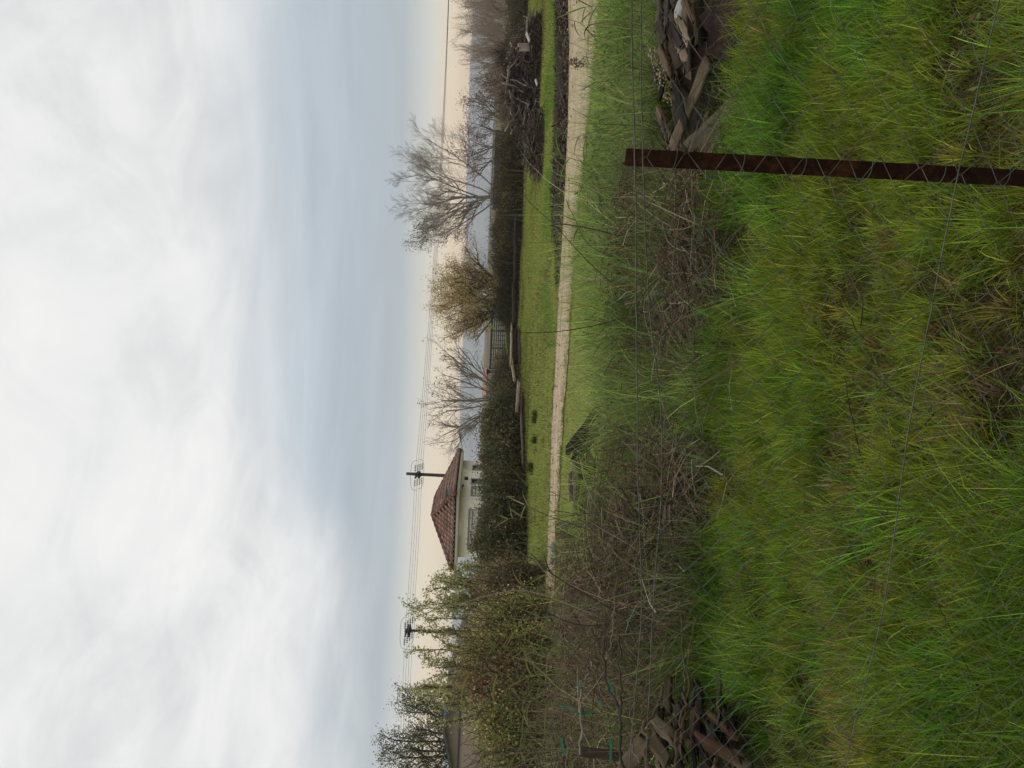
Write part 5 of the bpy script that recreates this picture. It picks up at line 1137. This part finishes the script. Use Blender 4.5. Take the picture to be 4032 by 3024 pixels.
def reed(line, rad, scol, leaves, label, lcol=GRN, group='reed stalks along the brush', head=False):
    """line: (u,v,Y) points from foot to tip; leaves: (place along stalk, lean to the right, lift, length, droop)"""
    P = spline([at(*q) for q in line], 14)
    r = empty('reed', P[0], label, 'reed', group)
    G().add(*tubes(P[None], np.linspace(rad, rad * 0.4, 14)[None], scol, 6)).build('stalk', M_dry, r, smooth=True)
    if leaves:
        g = G()
        for (f, lr, lift, L, droop) in leaves:
            i_ = min(int(f * 13), 13)
            V, Fb = leafblade(P[i_], (lr, 0.35 * math.sin(i_ * 3.1), lift), L, 0.0135 * (0.6 + L * 1.2), droop)
            g.add(V, Fb, np.array(lcol) * random.uniform(0.8, 1.2))
        g.build('leaves', M_leaf, r, smooth=True)
    if head:
        n2 = 90; Pd = P[-1] + rng.normal(0, 1, (n2, 3)) * (0.02, 0.02, 0.05); G().add(*leafcards(Pd, np.full(n2, 0.03), pal(n2, [(0.2, 0.15, 0.11)]), -0.5)).build('seed_head', M_leaf, r)
    return r
reed([(1795, 2540, 6.6), (1740, 2330, 6.6), (1716, 2170, 6.6), (1716, 2040, 6.6), (1722, 1930, 6.6)], 0.0055, DRK,
     [(0.98, 0.55, 1.0, 0.16, 0.6), (0.96, 0.5, 0.5, 0.10, 0.2), (0.9, -0.7, 0.02, 0.20, 0.3), (0.72, 0.9, 0.6, 0.17, 0.7), (0.68, -0.8, 0.2, 0.22, 0.5), (0.55, -0.6, -0.55, 0.20, 0.5), (0.64, 0.75, 0.1, 0.2, 0.9)], 'tall green leaved reed standing alone across the pale track', (0.24, 0.32, 0.07))
reed([(1770, 2500, 6.9), (1790, 2400, 6.9), (1815, 2330, 6.9), (1828, 2270, 6.9)], 0.006, GRN, [(0.9, 0.1, 1, 0.26, 0.15), (0.7, 0.5, 0.9, 0.3, 0.9), (0.8, -0.25, 1, 0.24, 0.3), (0.5, -0.6, 0.5, 0.2, 1.0), (0.55, 0.8, 0.25, 0.18, 0.9)], 'short yellow green reed clump with upright leaves below the pale track', YEL)
reed([(1840, 2490, 7.0), (1850, 2420, 7.0), (1860, 2390, 7.0)], 0.005, GRN, [(0.9, 0.35, 0.9, 0.24, 0.4), (0.6, 0.6, 0.4, 0.2, 0.8), (0.8, -0.5, 0.7, 0.2, 0.7)], 'low yellow green reed shoot right of the upright leaved clump', (0.30, 0.36, 0.06))
reed([(1800, 2560, 6.8), (1900, 2420, 6.8), (2010, 2300, 6.8), (2130, 2190, 6.8), (2230, 2080, 6.8)], 0.006, DRK, [(0.98, 0.7, 0.9, 0.18, 0.5), (0.97, -0.4, 0.3, 0.18, 0.8), (0.6, -0.7, 0.7, 0.15, 0.4), (0.75, 0.9, 0.3, 0.16, 0.6), (0.45, -0.8, 0.4, 0.15, 0.8)], 'dark leaning reed reaching up to the right over the track', (0.16, 0.19, 0.06))
reed([(2050, 2560, 6.7), (2110, 2380, 6.7), (2140, 2230, 6.7), (2135, 2160, 6.7)], 0.009, (0.10, 0.082, 0.065), [(0.9, -0.8, 0.3, 0.16, 0.4), (0.92, 0.8, 0.4, 0.14, 0.5), (0.6, -0.9, 0.6, 0.16, 0.6)], 'stout grey brown dead stalk beside the dark leaning reed', (0.12, 0.11, 0.07))
reed([(1960, 2540, 7.0), (2050, 2330, 7.0), (2150, 2270, 7.0), (2230, 2230, 7.0)], 0.004, DRK, [(0.9, 0.9, 0.5, 0.12, 0.3), (0.7, 0.3, 1, 0.14, 0.3)], 'thin dark stem crossing the stout dead stalk', (0.15, 0.15, 0.06))
reed([(2330, 2520, 6.9), (2370, 2350, 6.9), (2400, 2250, 6.9), (2420, 2190, 6.9)], 0.0045, GRN, [(0.9, 0.7, 0.5, 0.25, 0.8), (0.75, -0.8, 0.7, 0.22, 0.7), (0.95, -0.1, 1, 0.2, 0.4), (0.5, 0.8, 0.4, 0.2, 0.8)], 'green reed rising above the rusty post', (0.17, 0.25, 0.06))
reed([(2850, 2480, 7.4), (2890, 2330, 7.4), (2930, 2290, 7.4), (2960, 2200, 7.4)], 0.005, (0.2, 0.2, 0.07), [(0.8, -0.9, 0.2, 0.2, 1.2), (0.7, 0.5, -0.3, 0.22, 0.4), (0.6, -0.5, -0.5, 0.22, 0.3), (0.95, 0.6, 0.8, 0.25, 0.5)], 'bent reed with withered hanging leaves at the right edge of the track', (0.14, 0.13, 0.05))
reed([(2940, 2500, 7.2), (2936, 2380, 7.2), (2926, 2320, 7.2)], 0.008, (0.24, 0.17, 0.11), [(0.95, -0.5, 0.7, 0.2, 1.4)], 'broken tan reed stump with a black curled leaf', (0.05, 0.04, 0.03))
reed([(2990, 2480, 7.0), (3000, 2360, 7.0), (2995, 2290, 7.0)], 0.004, GRN, [(0.9, -0.3, 1, 0.3, 0.4), (0.7, 0.4, 0.9, 0.3, 0.6), (0.6, -0.7, 0.6, 0.25, 0.8), (0.85, -0.8, 0.3, 0.2, 0.6)], 'fresh green reed at the far right above the debris heap', (0.16, 0.26, 0.06))
reed([(2760, 2470, 7.4), (2768, 2330, 7.4), (2775, 2270, 7.4)], 0.003, DRY, [(0.6, 0.7, 0.5, 0.15, 0.7)], 'thin grass stem with a feathery seed head before the track', DRY, head=True)
reed([(2510, 2440, 7.6), (2500, 2320, 7.6), (2470, 2240, 7.6)], 0.003, DRY, [(0.7, -0.7, 0.5, 0.2, 0.8)], 'thin dry stem with a drooping blade left of the feathery seed head', (0.2, 0.2, 0.08))
# stems rising over the middle and left
MID = [((1010, 2420, 7.2), (1000, 2290, 7.2), (985, 2200, 7.2), 'bright reed arching over the beam stack', [(0.9, 0.3, 1, 0.30, 0.9), (0.7, -0.4, 0.9, 0.32, 0.7), (0.6, 0.8, 0.4, 0.22, 1.0), (0.95, -0.2, 1, 0.34, 0.3)], (0.28, 0.34, 0.06), 0.005),
       ((1180, 2480, 7.6), (1166, 2360, 7.6), (1150, 2290, 7.6), 'bright yellow green leaves folded over the black beams', [(0.9, 0.7, 0.6, 0.22, 1.2), (0.8, -0.6, 0.7, 0.25, 1.2), (0.6, 0.2, 0.9, 0.2, 0.8)], (0.30, 0.34, 0.05), 0.005),
       ((1390, 2480, 7.0), (1396, 2380, 7.0), (1400, 2330, 7.0), 'yellow green reed shoot at the foot of the slanting black beam', [(0.9, 0.4, 0.8, 0.2, 0.5), (0.7, -0.6, 0.6, 0.2, 0.8), (0.8, 0.1, 1, 0.22, 0.3)], (0.32, 0.36, 0.06), 0.004),
       ((1105, 2420, 7.0), (1075, 2200, 7.0), (1066, 2010, 7.0), 'thin upright dry stem before the dark hedge', [(0.98, 0.1, 1, 0.08, 0.1)], PAL, 0.0032),
       ((905, 2420, 7.0), (985, 2180, 7.0), (1040, 2060, 7.0), 'dark bent stem with a torn pale leaf before the lawn', [(0.95, -0.7, 0.5, 0.15, 0.6), (0.9, 0.7, 0.6, 0.16, 0.5), (0.97, 0.4, 1, 0.2, 0.2)], (0.3, 0.3, 0.14), 0.005),
       ((1000, 2300, 7.0), (990, 2120, 7.0), (980, 1990, 7.0), 'slim stem with green leaves standing against the hedge', [(0.7, 0.5, 0.9, 0.18, 0.2), (0.95, -0.5, 0.9, 0.16, 0.2), (0.85, 0.8, 0.4, 0.12, 0.4), (0.99, 0.3, 1, 0.12, 0.3)], (0.24, 0.27, 0.10), 0.0035)]
for a_, b_, c_, lab, lv_, lc, rd in MID: reed([a_, b_, c_], rd, DRY if rd < 0.0045 else DRK, lv_, lab, lc)
reed([(560, 2430, 6.2), (640, 2250, 6.2), (700, 2040, 6.2), (640, 1790, 6.2)], 0.006, PAL, [(0.5, 0.5, -0.2, 0.15, 0.3)], 'long pale dead cane leaning left across the bushes', PAL, group='canes and reeds on the left')
reed([(500, 2640, 5.6), (640, 2380, 5.6), (760, 2180, 5.6), (845, 2090, 5.6)], 0.008, DRK, [(0.7, 0.6, 0.4, 0.14, 0.4)], 'thick dark cane slanting right over the straw', DRK, group='canes and reeds on the left')
reed([(600, 2560, 5.9), (560, 2300, 5.9), (640, 2120, 5.9), (760, 2060, 5.9)], 0.006, DRK, [(0.5, 0.9, 0.2, 0.16, 0.4), (0.8, 0.3, 1, 0.18, 0.4)], 'dark bent cane crossing the thick one', (0.2, 0.19, 0.08), group='canes and reeds on the left')
reed([(760, 2420, 6.4), (740, 2200, 6.4), (820, 2110, 6.4), (905, 2080, 6.4)], 0.0042, PAL, [(0.5, -0.4, 0.9, 0.2, 0.4)], 'thin pale stem curving right over the lawn edge', YEL, group='canes and reeds on the left')
# reed thicket at the left edge
random.seed(9)
for k in range(34):
    u0 = 40 + 700 * ((k * 0.618) % 1); Y0 = random.uniform(6.2, 9.5); vtop = random.uniform(1790, 2080) if k % 3 else random.uniform(1990, 2200)
    ln = random.gauss(0, 60); base = gr(u0, 1897 + 0.04 * (u0 - 1512) + 4880 / Y0)
    P0 = (u0, 1897 + 0.04 * (u0 - 1512) + 4880 / Y0 - 60, Y0)
    dead = k % 3 == 0
    lv_ = [] if (dead and k % 2) else [(random.uniform(0.45, 1), random.choice((-1, 1)) * random.uniform(0.2, 0.9), random.uniform(0.2, 1), random.uniform(0.16, 0.34), random.uniform(0.3, 1.4)) for _ in range(2 if dead else 5)]
    kind = ('dry grey reed', 'green leaved reed', 'yellowing reed')[k % 3]
    where = 'at the left edge before the barn' if u0 < 230 else ('before the rust brown bush' if u0 < 420 else ('before the golden leaved bush' if u0 < 560 else 'before the brown bush beside the hedge'))
    size = 'tall' if vtop < 1930 else ('middling' if vtop < 2050 else 'short')
    reed([P0, (u0 + ln * 0.4, (P0[1] + vtop) / 2, Y0), (u0 + ln, vtop, Y0)], random.uniform(0.003, 0.006), DRY if dead else random.choice((GRN, DRY, (0.16, 0.15, 0.07))), lv_,
         f'{size} {kind} in the crowded thicket {where}', DRY if dead else ((0.13, 0.16, 0.055), (0.20, 0.20, 0.065))[k % 2], group=f'{size} {kind}s {where}')

# ------------------------------------------------------------------ cut branches and green ties on the left
def branch(line, r0, r1, col, label, K=22, group='cut branches on the left'):
    K = 44; wob = np.cumsum(rng.normal(0, 0.006, (K, 3)), 0); wob -= np.linspace(0, 1, K)[:, None] * wob[-1]; P = spline([at(*q) for q in line], K) + wob + rng.normal(0, 0.0016, (K, 3))
    return tag(G().add(*tubes(P[None], (np.linspace(r0, r1, K) * (1 + rng.normal(0, 0.10, K)))[None], col, 8, True)).build('cut_branch', M_bark, None, smooth=True, origin_at=P[0]), label, 'branch', group)
branch([(0, 2452, 4.3), (120, 2443, 4.4), (260, 2436, 4.5), (400, 2434, 4.6), (520, 2440, 4.7), (540, 2452, 4.7)], 0.0095, 0.005, (0.06, 0.058, 0.038), 'longest mossy cut branch, nearly level, low on the left')
branch([(205, 2440, 4.45), (260, 2412, 4.6), (330, 2386, 4.7), (420, 2384, 4.75), (470, 2378, 4.8), (560, 2385, 4.85)], 0.010, 0.004, (0.055, 0.05, 0.04), 'dark branch forking off above the longest mossy one')
branch([(405, 2384, 4.75), (470, 2412, 4.8), (560, 2426, 4.8), (690, 2418, 4.8)], 0.006, 0.003, (0.16, 0.14, 0.09), 'thin twig linking the two forking branches')
branch([(60, 2280, 5.4), (180, 2270, 5.4), (300, 2270, 5.4), (335, 2275, 5.4), (380, 2322, 5.4), (420, 2328, 5.3)], 0.008, 0.0055, (0.20, 0.18, 0.15), 'whitish branch carrying the green ties')
branch([(370, 2324, 5.35), (430, 2322, 5.35), (515, 2326, 5.4)], 0.006, 0.003, (0.08, 0.07, 0.05), 'thin dark twig beyond the end of the whitish branch')
branch([(240, 2410, 4.7), (330, 2350, 4.75), (400, 2326, 4.8), (470, 2320, 4.85)], 0.005, 0.003, (0.15, 0.12, 0.08), 'slender brown twig rising from the forking branches')
branch([(-10, 2556, 4.0), (100, 2556, 4.1), (170, 2560, 4.2), (240, 2585, 4.3), (330, 2600, 4.4)], 0.013, 0.006, (0.10, 0.075, 0.05), 'reddish brown branch over the timber, with the pale beam end below it')
branch([(-10, 2660, 3.9), (150, 2668, 4.1), (330, 2690, 4.4), (520, 2670, 4.8), (660, 2672, 5.0)], 0.009, 0.003, (0.10, 0.065, 0.05), 'long reddish twig lying across the dark timber heap')
branch([(100, 2680, 4.1), (260, 2700, 4.3), (420, 2702, 4.6), (600, 2740, 4.9)], 0.007, 0.003, (0.12, 0.08, 0.055), 'reddish twig just below the longest reddish one')
branch([(10, 2520, 4.2), (160, 2480, 4.5), (290, 2475, 4.7), (330, 2486, 4.8)], 0.005, 0.002, (0.14, 0.12, 0.09), 'thin grey twig between the mossy branch and the timber')
M_tie = plain('green_plastic_tie', (0.03, 0.22, 0.13), 0.45, 0.4, nscale=8, namt=0.2)
def tie(line, wd, label):
    P = spline([at(*q) for q in line], 12); tg = nrm(np.gradient(P, axis=0)); s = nrm(np.cross(tg, np.array([0.2, 1, 0.1])))
    V = np.stack([P - s * wd / 2, P + s * wd / 2], 1); V2 = V + np.array([0, 0.0015, 0]); i = np.arange(11) * 2
    Fa = np.stack([i, i + 1, i + 3, i + 2], 1)
    tag(G().add(np.concatenate([V.reshape(-1, 3), V2.reshape(-1, 3)]), [Fa, Fa[:, ::-1] + 24]).build('plastic_tie', M_tie, None, origin_at=P[0]), label, 'tie', 'green plastic ties')
tie([(214, 2262, 5.38), (212, 2270, 5.36), (216, 2300, 5.4), (222, 2336, 5.42)], 0.016, 'green plastic tie hanging from the middle of the whitish branch')
tie([(318, 2266, 5.38), (316, 2280, 5.36), (312, 2302, 5.4)], 0.014, 'short green tie knotted at the bend of the whitish branch')
tie([(240, 2202, 5.5), (242, 2222, 5.5), (236, 2250, 5.5), (224, 2262, 5.5)], 0.012, 'green tie looping above the whitish branch')
tie([(345, 2396, 4.9), (335, 2400, 4.9), (300, 2408, 4.9), (285, 2414, 4.9)], 0.014, 'green tie trailing beside the dark forking branch')
tie([(120, 2208, 5.5), (100, 2212, 5.5), (70, 2220, 5.5), (48, 2226, 5.5)], 0.016, 'leftmost green tie hanging straight down')
tie([(262, 2352, 5.1), (252, 2362, 5.1), (242, 2370, 5.1)], 0.016, 'tiny folded green tie behind the slender twig')
tie([(118, 2402, 5.0), (80, 2404, 5.0), (20, 2404, 5.0)], 0.014, 'long green tie hanging low beside the timber')

for k in range(12):
    u = random.uniform(100, 2100); v = random.uniform(3150, 3950); p = gr(u, v); a_ = random.uniform(0, 6.28); L = random.uniform(0.12, 0.3); d = np.array([math.cos(a_), math.sin(a_), random.uniform(0.1, 0.4)])
    P = spline([p + (0, 0, 0.04), p + d * L * 0.5 + (0, 0, 0.045), p + d * L + rng.normal(0, 0.02, 3) + (0, 0, 0.05)], 12) + rng.normal(0, 0.0015, (12, 3))
    tag(G().add(*tubes(P[None], np.linspace(0.0032, 0.0014, 12)[None], (0.035, 0.026, 0.02), 6, True)).build('fallen_twig', M_bark, None, origin_at=P[0]), 'thin dark twig caught in the turf inside the fence', 'twig', 'dark twigs in the turf')

# ------------------------------------------------------------------ chain link fence
M_rust, t = mat('rusted_steel'); co = t.n('ShaderNodeTexCoord'); a = t.noise(co.outputs['Object'], 55, 9, 0.75); b2 = t.noise(co.outputs['Object'], 9, 6, 0.7)
out(t, pbsdf(t, t.ramp(t.math('ADD', t.math('MULTIPLY', a, 0.6), t.math('MULTIPLY', b2, 0.4)), [(0.32, (0.010, 0.006, 0.0045)), (0.50, (0.028, 0.013, 0.008)), (0.60, (0.065, 0.028, 0.013)), (0.68, (0.13, 0.062, 0.028))]), 0.95, 0.05, bump=a, bstr=0.5, bdist=0.002))
M_link, t = mat('galvanised_wire'); co = t.n('ShaderNodeTexCoord'); a = t.noise(co.outputs['Object'], 30, 4, 0.6)
out(t, pbsdf(t, t.ramp(a, [(0.35, (0.055, 0.062, 0.045)), (0.65, (0.13, 0.135, 0.11))]), 0.65, 0.3, metal=0.2))
def fy(u): return 1.0 / (0.50 + (0.752 - 0.50) * u / 3024)
FU = np.array([-1900, 0, 599, 1124, 1399, 1800, 2199, 2404, 3024, 4900])
VA = np.array([2400, 2470, 2524, 2512, 2508, 2504, 2506, 2501, 2493, 2480])      # tension wire
VB = np.array([2500, 2543, 2568, 2608, 2606, 2556, 2543, 2537, 2530, 2525])      # top edge of the mesh
VM = np.array([3000, 3315, 3469, 3545, 3583, 3655, 3732, 3775, 3922, 4420])      # middle wire
us = np.linspace(-1900, 4900, 170)
def curve3(V): 
    vv = np.interp(us, FU, V); vv = np.convolve(np.pad(vv, 4, 'edge'), np.ones(9) / 9, 'valid')
    return np.array([at(u, v, fy(u)) for u, v in zip(us, vv)])
CA, CB, CM = curve3(VA), curve3(VB), curve3(VM)
pp = at(2404, 2465, fy(2404))
fence = empty('chain_link_fence', (pp[0], pp[1], 0), 'slack chain link fence on a rusty steel post, right in front of the grass', 'fence')
fd = nrm((CA[-1] - CA[0]) * (1, 1, 0)); fnv = np.array([fd[1], -fd[0], 0]); fnv = fnv if fnv[1] < 0 else -fnv   # towards the camera
def wire(P, r): 
    K = len(P); wob = np.cumsum(rng.normal(0, 0.0004, (K, 3)), 0); wob -= np.linspace(0, 1, K)[:, None] * wob[-1]
    return tubes((P + wob)[None], r, (.1,) * 3, 6)
for C_, nm in ((CA, 'tension_wire'), (CM, 'tension_wire')):
    G().add(*wire(C_ + fnv * 0.006, 0.0013)).build(nm, M_link, fence, smooth=True)
# post: rusty angle iron, leaning
pt_ = at(2404, 2465, fy(2404)) - fnv * 0.006; p2 = at(2320, 4032, fy(2404) + 0.02) - fnv * 0.006; pdn = nrm(p2 - pt_); Lp = 1.55
g = G(); nseg = 14
sec = [(-0.0155, 0), (0.0155, 0), (0.0155, -0.004), (-0.0115, -0.004), (-0.0115, -0.03), (-0.0155, -0.03)]
V = []
for k in range(nseg + 1):
    c = pt_ + pdn * (Lp * k / nseg)
    for (a_, b_) in sec: V.append(c + fd * (a_ + rng.normal(0, 0.0003)) + fnv * b_)
ns = 6; i = np.arange(nseg)[:, None] * ns; j = np.arange(ns)[None]; j2 = (j + 1) % ns
g.add(V, [np.stack([i + j, i + ns + j, i + ns + j2, i + j2], -1).reshape(-1, 4), np.arange(ns)[None], (np.arange(ns)[::-1] + nseg * ns)[None]])
g.build('post', M_rust, fence)
# mesh: zigzag wires hooked into their neighbours
flen = np.linalg.norm(CB[-1] - CB[0]); dh, dv = 0.089, 0.083
sx = np.concatenate([[0], np.cumsum(np.linalg.norm(np.diff(CB * (1, 1, 0), axis=0), axis=1))])
ncol = int(sx[-1] / (dh / 2)); nrow = 34
def mesh_pt(sv, row):
    x = np.interp(sv, sx, CB[:, 0]); y = np.interp(sv, sx, CB[:, 1]); zt = np.interp(sv, sx, CB[:, 2]); zm = np.interp(sv, sx, CM[:, 2])
    f = row * dv / 2; z = zt - f * (zt - zm) / 0.66
    dxs = 0.018 * (fbm(sv * 3, row * 0.25, 81, 2) - 0.5) * 2 + 0.02 * np.sin(row * 0.21 + sv * 1.5)
    dzs = 0.016 * (fbm(sv * 3 + 50, row * 0.25, 83, 2) - 0.5) * 2 * np.minimum(row / 3, 1)
    dn = 0.02 * (fbm(sv * 2, row * 0.15, 87, 2) - 0.5)
    return np.stack([x, y, z], -1) + fd * dxs[..., None] + np.array([0, 0, 1]) * dzs[..., None] + fnv * dn[..., None]
wires = []
for n_ in range(ncol):
    rows = np.arange(nrow, dtype=float); sv = (n_ + ((np.arange(nrow) + n_) % 2)) * dh / 2
    K_ = mesh_pt(sv, rows)
    # hook at each knot: pass slightly beyond it, in front on one side and behind on the other
    side = np.where((np.arange(nrow) + n_) % 2 == 0, -1, 1)
    pts = []
    for k in range(nrow):
        ctr = K_[k] + fd * side[k] * 0.0022
        pts += [ctr - np.array([0, 0, -0.004]) - fd * side[k] * 0.003 + fnv * 0.0016, ctr, ctr - np.array([0, 0, 0.004]) - fd * side[k] * 0.003 - fnv * 0.0016]
    wires.append(np.array(pts))
G().add(*tubes(np.stack(wires), 0.0008, (.1,) * 3, 5)).build('wire_mesh', M_link, fence, smooth=True)
G().add(*wire(CB + fnv * 0.003, 0.0012)).build('selvage_wire', M_link, fence, smooth=True)
g = G()
for k, v in enumerate((2640, 2890, 3120, 3370, 3650, 3900)):
    c = pt_ + pdn * ((v - 2465) / 3050 * fy(2404) * 1.1); th = np.linspace(0, 2 * np.pi, 13)
    L = c + np.cos(th)[:, None] * fd * 0.0205 + (np.sin(th)[:, None] * 0.020 - 0.013) * fnv + np.outer(np.linspace(-0.008, 0.008, 13), (0, 0, 1)); G().add(*tubes(L[None], 0.0010, (.1,) * 3, 5)).build('tie_wire', M_link, fence)

# ------------------------------------------------------------------ haze
m = bpy.data.materials.new('haze_air'); m.use_nodes = True; m.node_tree.nodes.clear(); t = NT(m.node_tree)
pv = t.n('ShaderNodeVolumePrincipled'); pv.inputs['Color'].default_value = (0.90, 0.95, 1.0, 1); pv.inputs['Density'].default_value = 0.00030; pv.inputs['Anisotropy'].default_value = 0.2
o_ = t.n('ShaderNodeOutputMaterial'); t.l(pv.outputs[0], o_.inputs['Volume'])
V, Fb = box((0, 2450, 49), (4300, 0, 0), (0, 2620, 0), (0, 0, 51))
hz = G().add(V, Fb).build('haze', m, None); tag(hz, 'thin pale evening haze softening the distant hills', 'haze', kind='stuff')
hz.display_type = 'WIRE'
